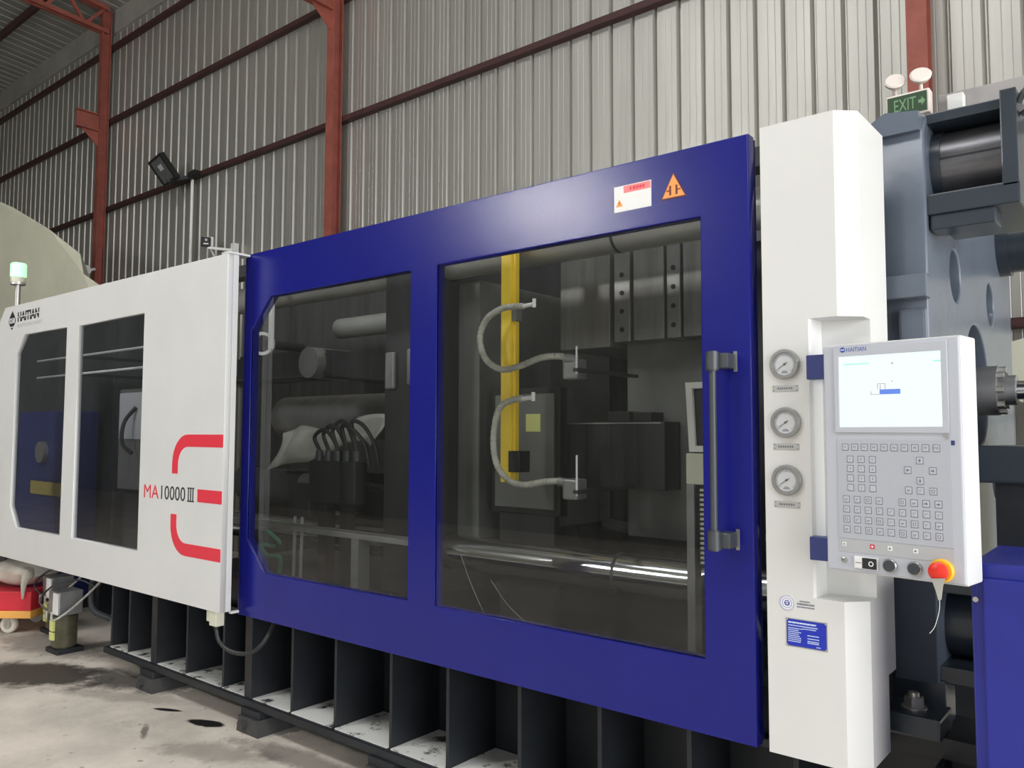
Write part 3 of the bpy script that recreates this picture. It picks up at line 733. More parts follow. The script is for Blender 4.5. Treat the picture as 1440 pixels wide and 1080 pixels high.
bl = MB().lathe([(0, 0), (0.0075, 0), (0.0075, 0.001), (0, 0.001)], (0.0635, -0.0058, 1.840), (0, -1, 0), 20).build('brand_emblem', 'brand_blue', cp)
MB().box(0.058, 0.069, -0.0075, -0.0066, 1.8385, 1.8415).build('emblem_band', 'brand_light', bl)
MB().box(0.323, 0.335, -0.0068, -0.0055, 1.594, 1.603).build('usb_cover', 'rail_grey', cp)
MB().box(0.340, 0.349, -0.0022, -0.0008, 1.5745, 1.5865).build('side_tab', 'hinge_blue', cp)
pad = MB().box(0.040, 0.340, -0.0028, -0.0008, 1.312, 1.588, 0.0006).build('keypad', 'panel_keypad', cp)
strip = MB().box(0.040, 0.340, -0.0022, -0.0008, 1.274, 1.310, 0.0005).build('legend_strip', 'panel_strip', cp)
# keys: face with an outline frame and a mark
def key_mesh(w, hh):
    return (MB().box(-w / 2, w / 2, -0.0014, 0.0, -hh / 2, hh / 2, 0.0004, 1).mesh('key'),
            None)
kf = MB().box(-0.0091, 0.0091, -0.0012, 0.0, -0.0096, 0.0096).mesh('key_outline')
kc = MB().box(-0.0075, 0.0075, -0.0018, -0.0002, -0.0080, 0.0080, 0.0003, 1).mesh('key')
marks = []
def mk(fn):
    b = MB(); fn(b); me = b.mesh('key_mark'); marks.append(me); return me
m_bar = mk(lambda b: (b.box(-0.004, 0.004, -0.0022, -0.0016, -0.001, 0.001), b.box(-0.004, 0.001, -0.0022, -0.0016, -0.004, -0.003)))
m_box = mk(lambda b: (b.box(-0.004, 0.004, -0.0022, -0.0016, -0.004, -0.0028), b.box(-0.004, 0.004, -0.0022, -0.0016, 0.0028, 0.004), b.box(-0.004, -0.0028, -0.0022, -0.0016, -0.004, 0.004), b.box(0.0028, 0.004, -0.0022, -0.0016, -0.004, 0.004)))
m_diag = mk(lambda b: (b.bar((-0.004, -0.0019, -0.004), (0.004, -0.0019, 0.004), 0.001, 0.0005), b.bar((-0.004, -0.0019, 0.003), (0.0, -0.0019, -0.001), 0.001, 0.0005)))
m_arrow = mk(lambda b: (b.prism([(-0.0045, 0.0), (0.0, 0.0048), (0.0045, 0.0)], -0.0022, -0.0016), b.box(-0.0016, 0.0016, -0.0022, -0.0016, -0.0045, 0.0)))
def key(u, z, mark, rot=0.0):
    o = Vector((u, -0.0027, z - 1.218))
    k = link('key', kc, 'key_face', cp, o)
    link('key_outline', kf, 'key_line', k, (0, 0.0004, 0))
    if mark is not None:
        mo = link('key_mark', mark, 'key_line', k, (0, 0, 0)); mo.rotation_euler = (0, rot, 0)
fm = {}
def fkey_text(sx, u, z):
    if sx not in fm:
        cu = bpy.data.curves.new('tmp', 'FONT'); cu.body = sx; cu.size = 0.0095; cu.align_x = 'CENTER'; cu.align_y = 'CENTER'; cu.extrude = 0.0003; cu.resolution_u = 2
        fm[sx] = curve_to_mesh('key_mark', cu, lambda v: Vector((v.x * 0.85, -0.0019 - v.z, v.y)))
    key(u, z, fm[sx])
for k in range(10): fkey_text('F%d' % (k + 1), 0.064 + 0.0268 * k, 1.566)
nums = ['7', '8', '9', '4', '5', '6', '1', '2', '3', '', '0', '.']
for r in range(4):
    for c in range(3):
        sx = nums[r * 3 + c]
        if sx: fkey_text(sx, 0.077 + 0.031 * c, 1.5325 - 0.0263 * r)
        else: key(0.077 + 0.031 * c, 1.5325 - 0.0263 * r, None)
for u, z, ro in ((0.263, 1.533, 0), (0.232, 1.507, -PI / 2), (0.295, 1.507, PI / 2), (0.263, 1.480, PI)): key(u, z, m_arrow, ro)
for u, m_ in ((0.233, m_bar), (0.263, m_diag), (0.295, m_box)): key(u, 1.454, m_)
for r in range(4):
    for c in range(9):
        if r == 0 and c == 4: continue
        mm = (m_bar, m_box, m_diag)[(r * 5 + c * 2 + (r * c) % 3) % 3]
        if r == 0 and c >= 7: key(0.064 + 0.0303 * c, 1.421 - 0.0277 * r, m_arrow, PI / 2)
        else: key(0.064 + 0.0303 * c, 1.421 - 0.0277 * r, mm)
# legend icons and operating elements
for u, m_, sz in ((0.055, 'label_white', 0.005), (0.133, 'red_print', 0.006), (0.180, 'label_white', 0.006), (0.246, 'label_white', 0.006)):
    ic = MB().box(u - sz, u + sz, -0.0032, -0.0020, 1.2955 - sz, 1.2955 + sz).build('legend_icon', m_, strip)
    MB().box(u - sz * 0.4, u + sz * 0.4, -0.0040, -0.0030, 1.2955 - sz * 0.4, 1.2955 + sz * 0.4).build('icon_mark', 'label_white' if m_ == 'red_print' else 'key_line', ic)
lk = MB().lathe([(0, 0), (0.0075, 0), (0.0075, 0.004), (0.006, 0.005), (0, 0.005)], (0.054, -0.001, 1.252), (0, -1, 0), 20).build('key_lock', 'bezel_steel', cp)
MB().bar((0.049, -0.0065, 1.2495), (0.059, -0.0065, 1.2545), 0.002, 0.001).build('lock_slot', 'key_line', lk)
rk = MB().box(0.083, 0.1475, -0.006, -0.0008, 1.2325, 1.2655, 0.001).build('power_switch', 'label_white', cp)
MB().box(0.107, 0.145, -0.0095, -0.0058, 1.2345, 1.2635, 0.001).build('rocker_off_half', 'black_print', rk)
MB().box(0.086, 0.106, -0.0080, -0.0058, 1.2345, 1.2635, 0.001).build('rocker_on_half', 'label_white', rk)
MB().box(0.0885, 0.1035, -0.0088, -0.0078, 1.2480, 1.2500).build('on_mark', 'key_line', rk)
MB().lathe([(0.0045, 0.0092), (0.0045, 0.0102), (0.0070, 0.0102), (0.0070, 0.0092)], (0.131, 0.0, 1.249), (0, -1, 0), 20).build('off_mark', 'label_white', rk)
for u in (0.180, 0.2435):
    kb = MB().lathe([(0, 0), (0.0185, 0), (0.0185, 0.008), (0.0165, 0.010), (0, 0.010)], (u, -0.001, 1.250), (0, -1, 0), 28).build('push_button', 'bezel_steel', cp)
    MB().lathe([(0, 0.009), (0.0150, 0.009), (0.0145, 0.014), (0, 0.0145)], (u, -0.001, 1.250), (0, -1, 0), 24).build('button_cap', 'knob_dark', kb)
es = MB().lathe([(0, 0), (0.030, 0), (0.030, 0.006), (0.026, 0.010), (0, 0.010)], (0.310, -0.001, 1.253), (0, -1, 0), 32).build('emergency_stop', 'stop_yellow', cp)
MB().lathe([(0, 0.008), (0.013, 0.008), (0.013, 0.018), (0.022, 0.019), (0.0245, 0.026), (0.0235, 0.033), (0.018, 0.037), (0, 0.038)], (0.310, -0.001, 1.253), (0, -1, 0), 32).build('mushroom_head', 'stop_red', es)
# plastic film tag hanging from the stop button
tg = empty('film_tag', (0.56, -0.155, 1.20), 'small transparent plastic tag and thread hanging below the red stop button', 'tag')
MB().prism([(0.545, 1.236), (0.577, 1.240), (0.571, 1.218), (0.567, 1.186), (0.560, 1.183), (0.555, 1.205)], -0.185, -0.1825).build('tag_body', 'film', tg)
MB().tube([(0.563, -0.184, 1.185), (0.560, -0.18, 1.155), (0.548, -0.175, 1.115), (0.535, -0.172, 1.095)], 0.0008, seg=6).build('thread', 'white_plastic', tg)

# ================================================================== FIXED PLATEN AND RIGHT-HAND END
fp = empty('fixed_platen', (0.36, 1.3, 0.63), 'blue-grey cast platen with round holes behind the control panel', 'machine platen')
PX0, PX1 = 0.288, 0.424
def circ(cx, cz, r, n=28): return [(cx + r * math.cos(2 * PI * k / n), cz + r * math.sin(2 * PI * k / n)) for k in range(n)]
def plate_x(name, material, outer, holes, x0, x1, parent, bev=0.0):
    cu = bpy.data.curves.new('tmp', 'CURVE'); cu.dimensions = '2D'; cu.fill_mode = 'BOTH'
    for loop in [outer] + holes:
        sp = cu.splines.new('POLY'); sp.points.add(len(loop) - 1); sp.use_cyclic_u = True
        for p, (y, z) in zip(sp.points, loop): p.co = (y, z, 0, 1)
    cu.extrude = (x1 - x0) / 2 - bev; cu.bevel_depth = bev; cu.bevel_resolution = 2
    if bev: cu.offset = -bev
    xm = (x0 + x1) / 2; off = ORG[parent]
    me = curve_to_mesh(name, cu, lambda v: Vector((xm + v.z, v.x, v.y)) - off)
    return link(name, me, material, parent)
outer = [(0.52, 0.80), (2.10, 0.80), (2.22, 0.92), (2.22, 1.40), (2.16, 1.55), (2.16, 2.0), (2.22, 2.15), (2.22, 2.60), (2.14, 2.68), (0.56, 2.68), (0.45, 2.60)]
plate_x('plate', 'platen_paint', [(0.45, 0.80), (2.10, 0.80), (2.22, 0.92), (2.22, 2.60), (2.14, 2.685), (0.50, 2.685), (0.45, 2.62)], [circ(0.90, 2.195, 0.098), circ(1.64, 2.18, 0.095), circ(1.28, 1.80, 0.25, 40), circ(0.90, 1.42, 0.098), circ(1.64, 1.42, 0.095)], PX0, PX1, fp, bev=0.008)
MB().box(PX0 - 0.02, PX0 + 0.01, 0.55, 2.1, 0.85, 2.62).build('backing_plate', 'platen_dark', fp)
MB().box(PX0 - 0.004, PX1 + 0.01, 0.385, 0.452, 2.050, 2.128, 0.006).build('ledge', 'platen_paint', fp)
MB().box(0.335, 0.421, 0.425, 0.452, 1.70, 2.02, 0.010).build('cover_plate', 'platen_paint', fp)
MB().prism([(PX0, 2.62), (PX1 - 0.01, 2.62), (PX1 - 0.01, 2.685), (PX0 + 0.02, 2.70), (PX0 - 0.05, 2.66)], 0.43, 0.70).build('top_lug', 'platen_paint', fp)
# nut housing, upper front
nh = MB().box(PX1 - 0.005, 0.690, 0.47, 0.92, 2.335, 2.405, 0.006).build('nut_shelf', 'platen_dark', fp)
MB().box(PX1 - 0.005, 0.650, 0.50, 0.90, 2.655, 2.69, 0.004).build('nut_roof', 'platen_dark', fp)
MB().box(0.642, 0.688, 0.47, 0.92, 2.39, 2.706, 0.004).build('nut_end_plate', 'platen_dark', fp)
b = MB(); b.cyl((PX1 - 0.01, 0.645, 2.535), (0.645, 0.645, 2.535), 0.118, seg=40); nc = b.build('nut_cylinder', 'nut_steel', fp)
MB().cyl((PX1 - 0.005, 0.645, 2.535), (0.455, 0.645, 2.535), 0.127, seg=40).build('nut_ring', 'platen_dark', nc)
MB().box(0.456, 0.640, 0.5245, 0.530, 2.533, 2.538).build('split_line', 'black_matte', nc)
MB().box(0.43, 0.62, 0.48, 0.60, 2.285, 2.336, 0.006).build('shelf_rib', 'platen_dark', fp)
b = MB(); b.cyl((PX1 - 0.01, 1.95, 2.50), (0.80, 1.95, 2.50), 0.130, seg=40); b.cyl((PX1 - 0.005, 1.95, 2.50), (0.47, 1.95, 2.50), 0.145, seg=40); b.cyl((0.66, 1.95, 2.50), (0.70, 1.95, 2.50), 0.138, seg=40)
b.build('nut_cylinder', 'platen_dark', fp)
# lower front nut housing
for z0 in (1.09, 0.80): MB().box(PX1 - 0.005, 0.59, 0.47, 0.85, z0, z0 + 0.055, 0.005).build('nut_shelf', 'platen_dark', fp)
MB().cyl((PX1 - 0.01, 0.66, 0.97), (0.58, 0.66, 0.97), 0.115, seg=36).build('nut_cylinder', 'platen_dark', fp)
MB().box(0.27, 0.455, 0.30, 0.47, 0.665, 0.733, 0.010).build('mounting_foot', 'platen_dark', fp)
MB().box(0.28, 0.44, 0.46, 0.60, 0.63, 0.81, 0.006).build('platen_leg', 'platen_dark', fp)
b = MB(); b.cyl((0.362, 0.385, 0.733), (0.362, 0.385, 0.768), 0.030, seg=6, bev=0.002); nb = b.build('hex_nut', 'zinc', fp)
MB().cyl((0.362, 0.385, 0.766), (0.362, 0.385, 0.782), 0.017, seg=20, bev=0.002).build('stud_end', 'zinc', nb)
MB().cyl((0.362, 0.385, 0.730), (0.362, 0.385, 0.737), 0.038, seg=24).build('washer', 'zinc', nb)
MB().box(0.285, 0.60, 0.36, 0.62, 0.601, 0.664).build('foot_block', 'base_steel', fp)
for z0, z1, y0 in ((2.686, 2.845, 0.76),):
    rl = MB().box(0.41, 1.10, y0, y0 + 0.14, z0, z1, 0.003).build('top_rail', 'rail_grey', fp)
for k, (dx, dz) in enumerate(((0.0, 0.0), (0.018, 0.03), (0.034, -0.02))):
    MB().tube([(0.690, 0.50 + 0.03 * k, 2.66 + dz), (0.715 + dx, 0.49 + 0.03 * k, 2.69 + dz), (0.735 + dx, 0.50, 2.60), (0.728 + dx, 0.52, 2.48), (0.74 + dx, 0.56, 2.38), (0.76 + dx, 0.66, 2.22)], 0.009, seg=10).build('hydraulic_hose', 'pipe_dark' if k != 1 else 'zinc', fp)
# injection barrel and nozzle carriage
ib = empty('injection_barrel', (0.8, 1.28, 1.63), 'bright steel injection barrel entering the platen at the far right', 'machine part')
MB().cyl((0.36, 1.28, 1.78), (1.6, 1.28, 1.78), 0.038, seg=28).build('barrel', 'chrome_bar', ib)
MB().cyl((0.43, 1.28, 1.78), (0.50, 1.28, 1.78), 0.10, seg=32).cyl((0.50, 1.28, 1.78), (0.56, 1.28, 1.78), 0.06, seg=32).build('collar', 'steel_grey', ib)
for k in range(8):
    a = 2 * PI * k / 8; MB().cyl((0.49, 1.28 + 0.082 * math.cos(a), 1.78 + 0.082 * math.sin(a)), (0.525, 1.28 + 0.082 * math.cos(a), 1.78 + 0.082 * math.sin(a)), 0.014, seg=6).build('bolt', 'zinc', ib)
MB().box(0.45, 1.6, 1.05, 1.50, 1.42, 1.56, 0.01).build('carriage', 'platen_dark', ib)
MB().box(0.60, 0.75, 1.12, 1.44, 1.56, 1.745).build('support', 'platen_dark', ib)
MB().box(0.50, 0.70, 1.10, 1.46, 0.60, 1.42).build('carriage_leg', 'base_steel', ib)
wb = empty('hopper_housing', (0.75, 2.6, 1.5), 'pale box-shaped housing glimpsed behind the steel barrel', 'machine part')
MB().prism([(0.20, 1.86), (0.60, 1.70), (0.95, 1.70), (0.95, 2.30), (0.20, 2.10), (0.17, 2.0)], 2.9, 3.3).build('body', 'cream_plastic', wb)
MB().box(0.45, 0.75, 2.95, 3.25, 0.0, 1.75).build('stand', 'cream_plastic', wb)

# blue cabinet at the lower right
bc = empty('blue_cabinet', (0.9, 0.2, 0.0), 'deep blue sheet-metal cabinet at the lower right corner', 'cabinet')
MB().box(0.60, 1.12, 0.0, 0.44, 0.05, 1.262, 0.012, 3).build('body', 'blue_cabinet_paint', bc)
MB().box(0.628, 1.12, -0.012, 0.002, 0.09, 1.225, 0.006, 2).build('door', 'blue_cabinet_paint', bc)
b = MB(); b.cyl((0.612, -0.006, 1.165), (0.612, 0.004, 1.165), 0.007, seg=12); b.build('screw', 'zinc', bc)
MB().box(0.62, 1.10, 0.03, 0.42, 0.0, 0.05).build('plinth', 'base_steel', bc)

# emergency light with exit sign on top of the platen
el = empty('emergency_light', (0.34, 0.66, 2.70), 'twin-head emergency light with green exit sign on top of the platen', 'emergency light')
MB().box(0.270, 0.415, 0.600, 0.650, 2.735, 2.822, 0.005).build('housing', 'lamp_cap', el)
sg = MB().box(0.278, 0.407, 0.5955, 0.601, 2.744, 2.813).build('sign_face', 'green_sign', el)
text('sign_letters', 'sign_pale', 'EXIT', 0.300, 0.372, 2.757, 2.800, 0.5955, sg, 0.0006)
MB().prism([(0.380, 2.772), (0.390, 2.772), (0.390, 2.762), (0.402, 2.778), (0.390, 2.794), (0.390, 2.784), (0.380, 2.784)], 0.5948, 0.5956).build('sign_arrow', 'sign_pale', sg)
for x in (0.300, 0.384):
    hd = MB(); hd.lathe([(0, -0.012), (0.022, -0.008), (0.034, 0.006), (0.036, 0.016), (0.031, 0.020), (0, 0.021)], (x, 0.615, 2.868), (0.25, -0.85, 0.45), 28)
    hd.build('lamp_head', 'lamp_cap', el)
    MB().cyl((x, 0.625, 2.818), (x, 0.618, 2.85), 0.006, seg=10).build('swivel', 'lamp_cap', el)
MB().box(0.30, 0.39, 0.61, 0.645, 2.690, 2.736).build('stand', 'lamp_cap', el)
MB().tube([(0.30, 0.61, 2.735), (0.26, 0.57, 2.72), (0.22, 0.52, 2.66), (0.20, 0.46, 2.60)], 0.006, seg=8).build('cable', 'hose_grey', el)
jb = empty('junction_box', (0.47, 0.66, 2.69), 'small white junction box on the platen rail beside the exit sign', 'junction box')
MB().box(0.447, 0.500, 0.715, 0.758, 2.765, 2.822, 0.004).build('body', 'white_plastic', jb)
MB().tube([(0.475, 0.74, 2.767), (0.476, 0.735, 2.73), (0.477, 0.732, 2.692)], 0.004, seg=6).build('cable', 'white_plastic', jb)

# ================================================================== INSIDE THE CLAMP UNIT
gi = 'chrome tie bars of the clamp unit'
for y, z, lb in ((0.66, 2.515, 'upper front steel tie bar, crossing the top of the right door window'), (0.66, 0.985, 'lower front chrome tie bar, crossing low through both door windows'),
                 (1.95, 2.50, 'upper rear steel tie bar behind the mould'), (1.95, 0.985, 'lower rear steel tie bar behind the mould')):
    tb = empty('tie_bar', (-1.8, y, z), lb, 'tie bar', gi)
    MB().cyl((-4.5, y, z), (0.266, y, z), 0.086, seg=40).build('bar', 'chrome_bar' if z < 2 else 'bar_satin', tb)
    if y < 1:
        MB().cyl((-0.90, y, z), (-0.885, y, z), 0.0875, seg=40).build('groove_ring', 'pipe_dark', tb)
        MB().cyl((-0.13, y, z), (0.266, y, z), 0.098, seg=40).build('sleeve', 'steel_grey', tb)
# moving platen
mp_ = empty('moving_platen', (-2.15, 1.3, 0.63), 'dark moving platen seen behind the middle blue door post', 'machine platen')
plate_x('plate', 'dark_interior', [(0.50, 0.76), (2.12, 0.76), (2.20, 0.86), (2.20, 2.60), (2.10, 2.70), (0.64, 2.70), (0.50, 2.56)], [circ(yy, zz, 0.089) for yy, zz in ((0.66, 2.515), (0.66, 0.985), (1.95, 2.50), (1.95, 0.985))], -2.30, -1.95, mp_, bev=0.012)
MB().box(-2.10, -1.96, 0.475, 0.502, 1.86, 2.05, 0.01).build('end_cap', 'steel_grey', mp_)
MB().box(-2.27, -2.20, 0.475, 0.502, 1.84, 2.04, 0.01).build('end_cap', 'steel_grey', mp_)
MB().box(-2.28, -1.97, 0.55, 2.1, 0.652, 0.77).build('sliding_shoe', 'base_steel', mp_)
MB().box(-1.952, -1.80, 0.72, 2.0, 1.05, 2.42, 0.006).build('mould_plate', 'grey_guard', mp_)
# mould on the fixed side
mo = empty('mould', (-0.6, 1.2, 1.1), 'grey steel injection mould plates with bolt holes in the right door window', 'mould')
mo_plates = [(-1.40, -1.10, 'mould_steel'), (-1.075, -0.985, 'steel_grey'), (-0.965, -0.800, 'mould_steel'), (-0.785, -0.715, 'steel_grey'), (-0.70, -0.42, 'mould_steel')]
for x0, x1, m_ in mo_plates:
    p = MB().box(x0, x1, 0.90, 2.0, 2.05 if x0 > -1.2 else 2.03, 2.50, 0.004).build('mould_plate', m_, mo)
    if x1 - x0 < 0.1:
        for z in (2.38, 2.29, 2.20, 2.11):
            MB().cyl(((x0 + x1) / 2, 0.896, z), ((x0 + x1) / 2, 0.906, z), 0.012, seg=12).build('bolt', 'black_matte', p)
MB().box(-1.075, -0.40, 1.02, 1.95, 1.10, 2.05, 0.004).build('mould_core', 'grey_guard', mo)
MB().box(-0.42, 0.265, 0.80, 2.05, 0.9, 2.42, 0.006).build('backing_block', 'dark_interior', mo)
# hot-runner connector box in black
bb = empty('connector_box', (-1.1, 0.9, 1.3), 'black connector box on the mould in the right door window', 'box')
MB().box(-1.33, -0.78, 0.86, 1.015, 1.34, 1.66, 0.006).build('body', 'black_matte', bb)
MB().box(-1.10, -0.98, 0.88, 1.0, 1.66, 1.71, 0.004).box(-0.96, -0.86, 0.88, 1.0, 1.66, 1.705, 0.004).build('connectors', 'black_matte', bb)
MB().box(-1.33, -0.80, 0.856, 0.862, 1.650, 1.656).build('lid_edge', 'steel_grey', bb)
# white cooling manifold rods
mr_ = 'white vertical rods in front of the mould'
for z0, z1, lb in ((1.86, 1.98, 'short white upright rod in front of the mould, upper one'), (1.335, 1.51, 'short white upright rod in front of the mould, lower one')):
    r = empty('coupling_rod', (-0.955, 0.42, z0), lb, 'rod', mr_)
    MB().cyl((-0.953, 0.40, z0), (-0.953, 0.40, z1), 0.0045, seg=10).build('rod', 'label_white', r)
    MB().box(-0.965, -0.94, 0.39, 0.90, z0 + 0.01, z0 + 0.025).build('arm', 'dark_interior', r)
    MB().box(-1.045, -0.965, 0.42, 0.50, z0 - 0.02, z0 + 0.07, 0.01).build('coupling', 'steel_grey', r)
# yellow upright and grey hoses
yb = empty('yellow_upright', (-1.43, 0.52, 1.37), 'bright yellow steel upright seen through the right door window', 'upright')
MB().box(-1.466, -1.405, 0.50, 0.56, 1.37, 2.6195, 0.003).build('post', 'yellow_paint', yb)
MB().box(-1.405, -1.388, 0.515, 0.545, 1.37, 2.6195, 0.002).build('edge_strip', 'yellow_paint', yb)
MB().box(-1.401, -1.375, 0.505, 0.55, 2.14, 2.21).build('clip', 'grey_guard', yb)
MB().box(-1.41, -1.34, 0.49, 0.57, 1.42, 1.52, 0.004).build('latch_block', 'black_matte', yb)
def hose(name, pts, lb):
    hs = empty(name, pts[0], lb, 'hose', 'grey ribbed hoses by the yellow upright')
    MB().tube(pts, 0.0155, seg=10, sub=14, rfun=lambda t, i: 1.0 if i % 3 else 0.86).build('hose', 'hose_grey', hs)
    MB().cyl(Vector(pts[0]), Vector(pts[0]) + Vector((0.06, 0.0, 0.004)), 0.010, seg=10).build('nipple', 'label_white', hs)
    p = Vector(pts[0]) + Vector((0.06, 0, 0.0)); MB().cyl(p + Vector((0, 0, -0.012)), p + Vector((0, 0, 0.028)), 0.009, seg=10).build('elbow', 'label_white', hs)
    MB().cyl(Vector(pts[-1]), Vector(pts[-1]) + Vector((0.05, 0.02, -0.01)), 0.020, seg=12).build('coupling', 'steel_grey', hs)
hose('coolant_hose', [(-1.245, 0.40, 2.184), (-1.31, 0.40, 2.188), (-1.38, 0.40, 2.184), (-1.468, 0.40, 2.146), (-1.512, 0.40, 2.058), (-1.475, 0.40, 1.954), (-1.378, 0.40, 1.900), (-1.272, 0.40, 1.909), (-1.149, 0.40, 1.940), (-1.06, 0.41, 1.944), (-1.025, 0.42, 1.935)], 'grey ribbed hose looping across the yellow upright, upper one')
hose('coolant_hose', [(-1.25, 0.40, 1.760), (-1.30, 0.40, 1.757), (-1.373, 0.40, 1.732), (-1.412, 0.40, 1.667), (-1.425, 0.40, 1.551), (-1.400, 0.40, 1.453), (-1.333, 0.40, 1.389), (-1.25, 0.40, 1.370), (-1.14, 0.42, 1.388), (-1.09, 0.45, 1.392)], 'grey ribbed hose hanging beside the yellow upright, lower one')
# rear guard wall with service hatch
rg = empty('rear_guard', (-2.8, 2.42, 0.63), 'grey rear guard wall with stiffeners behind the clamp unit', 'machine guard')
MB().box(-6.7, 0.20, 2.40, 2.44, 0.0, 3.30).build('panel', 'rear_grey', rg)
MB().box(-5.9, -5.84, 2.385, 2.40, 0.0, 3.28).build('stiffener', 'rear_grey', rg)
MB().box(-3.4, -3.34, 2.385, 2.40, 0.0, 3.28).build('stiffener', 'rear_grey', rg)
sp_ = empty('service_panel', (-1.5, 0.78, 0.652), 'grey service panel with dark frame and yellow label behind the yellow upright', 'panel')
MB().box(-1.72, -1.285, 0.735, 0.80, 1.20, 1.83, 0.004).build('dark_frame', 'black_matte', sp_)
MB().box(-1.69, -1.315, 0.722, 0.736, 1.23, 1.80, 0.003).build('door', 'grey_guard', sp_)
MB().box(-1.483, -1.393, 0.7175, 0.7225, 1.612, 1.70).build('yellow_label', 'label_yellow', sp_)
MB().box(-1.562, -1.542, 0.712, 0.7225, 1.73, 1.85).build('hinge', 'label_white', sp_)
MB().box(-1.68, -1.33, 0.75, 0.79, 0.652, 1.20).build('stand', 'dark_interior', sp_)
# floor pan under the mould space
tag(MB().box(-4.55, 0.035, 0.14, 2.19, 0.629, 0.650, 0.003).box(-4.55, 0.035, 0.14, 0.16, 0.645, 0.78).build('drip_pan', 'dark_interior'), 'dark oily drip pan along the bottom of the clamp space', 'drip pan')
# ram / toggle seen in the left door window
tg_ = empty('toggle_mechanism', (-3.0, 1.2, 1.0), 'dark toggle linkage seen in the left door window', 'machine part')
for z0, z1 in ((2.15, 1.95), (1.35, 1.15)):
    MB().bar((-4.2, 0.85, z0 - 0.1), (-3.2, 0.85, (z0 + z1) / 2), 0.16, 0.20, 0.02).build('link_arm', 'dark_interior', tg_)
    MB().bar((-3.2, 0.80, (z0 + z1) / 2), (-2.33, 0.85, z1), 0.16, 0.18, 0.02).build('link_arm', 'dark_interior', tg_)
    MB().cyl((-3.2, 0.66, (z0 + z1) / 2), (-3.2, 0.98, (z0 + z1) / 2), 0.10, seg=24).build('pivot', 'steel_grey', tg_)
MB().cyl((-4.3, 1.3, 1.72), (-2.3, 1.3, 1.72), 0.16, seg=28).build('ram', 'steel_grey', tg_)
MB().box(-3.75, -2.9, 0.95, 1.05, 1.10, 1.35, 0.02).build('crosshead', 'dark_interior', tg_)
fs = empty('plastic_sheet', (-3.2, 1.0, 1.6), 'crumpled pale plastic sheet over the linkage in the left door window', 'sheet')
vs, fc = [], []
N = 18
for i in range(N + 1):
    for j in range(7):
        u, v = i / N, j / 6
        x = -3.62 + 1.05 * u
        zt = 1.60 + 0.10 * u + 0.03 * math.sin(9 * u)
        z = zt - v * (0.20 + 0.05 * math.sin(5 * u + 1))
        y = 0.78 - 0.10 * v + 0.025 * math.sin(13 * u + 4 * v) + 0.02 * math.sin(23 * u)
        vs.append((x + 3.2, y - 1.0, z - 1.6))
for i in range(N):
    for j in range(6):
        a = i * 7 + j; fc.append((a, a + 7, a + 8, a + 1))
me = bpy.data.meshes.new('sheet'); me.from_pydata(vs, [], fc); me.update()
so = link('sheet', me, 'film', fs, smooth=True)
md = so.modifiers.new('thickness', 'SOLIDIFY'); md.thickness = 0.004
hd_ = empty('head_beam', (-2.1, 0.5, 2.62), 'dark head beam along the top of the clamp space', 'beam')
MB().box(-4.45, 0.15, 0.46, 0.56, 2.62, 2.70, 0.004).build('beam', 'dark_interior', hd_)
MB().box(-4.45, -4.38, 0.47, 0.55, 0.651, 2.62).build('leg', 'dark_interior', hd_)
mf = empty('valve_manifold', (-2.6, 0.66, 1.0), 'black valve manifold with curling hoses in the left door window', 'manifold')
MB().box(-2.93, -2.51, 0.48, 0.57, 1.20, 1.44, 0.01).build('block', 'black_matte', mf)
MB().box(-2.85, -2.77, 0.49, 0.555, 0.652, 1.20).box(-2.65, -2.59, 0.49, 0.555, 0.652, 1.20).build('stand', 'black_matte', mf)
for k in range(5):
    x = -2.89 + 0.085 * k
    MB().cyl((x, 0.525, 1.44), (x, 0.525, 1.50), 0.022, seg=12).build('valve', 'pipe_dark', mf)
    MB().tube([(x, 0.525, 1.50), (x - 0.03, 0.51, 1.58 + 0.02 * k), (x + 0.08, 0.50, 1.62 + 0.025 * (k % 3)), (x + 0.13, 0.54, 1.54), (x + 0.15, 0.56, 1.42)], 0.012, seg=8).build('hose', 'black_rubber', mf)
for x in (-2.97, -2.90): MB().bar((x - 0.12, 0.50, 0.652), (x - 0.16, 0.54, 1.28), 0.018, 0.018).build('support_rod', 'steel_grey', mf)
MB().box(-3.16, -2.95, 0.50, 0.57, 1.10, 1.30, 0.01).build('side_block', 'dark_interior', mf)
tag(MB().box(-3.372, -3.338, 0.48, 0.50, 2.13, 2.62).build('white_strip', 'label_white'), 'narrow white strip at the upper left of the left door window', 'strip')
cr = empty('white_ring', (-3.36, 0.5, 2.17), 'white ring fitting near the left edge of the left door window', 'fitting')
MB().lathe([(0.055, 0.0), (0.075, 0.0), (0.075, 0.03), (0.055, 0.03), (0.055, 0.0)], (-3.45, 0.50, 2.17), (0.6, -0.8, 0), 32).build('ring', 'label_white', cr)
MB().cyl((-3.45, 0.52, 2.17), (-3.45, 0.80, 2.17), 0.03, seg=12).build('stem', 'dark_interior', cr)
gt = empty('green_coil', (-3.15, 0.4, 0.65), 'coiled green tubing low in the left door window', 'hose')
MB().tube([(-3.24, 0.42, 1.0), (-3.15, 0.36, 1.02), (-3.10, 0.40, 0.96), (-3.18, 0.44, 0.92), (-3.24, 0.38, 0.93), (-3.16, 0.36, 0.88), (-3.08, 0.40, 0.86), (-3.14, 0.42, 0.70)], 0.012, seg=8).build('tube', 'green_tape', gt)
tag(MB().box(-4.4, -1.90, 0.40, 0.50, 1.03, 1.06, 0.004).box(-4.4, -4.34, 0.41, 0.49, 0.650, 1.03).box(-2.45, -2.39, 0.41, 0.49, 0.650, 1.03).build('slide_rail', 'steel_grey'), 'grey slide rail low across the left door window', 'rail')
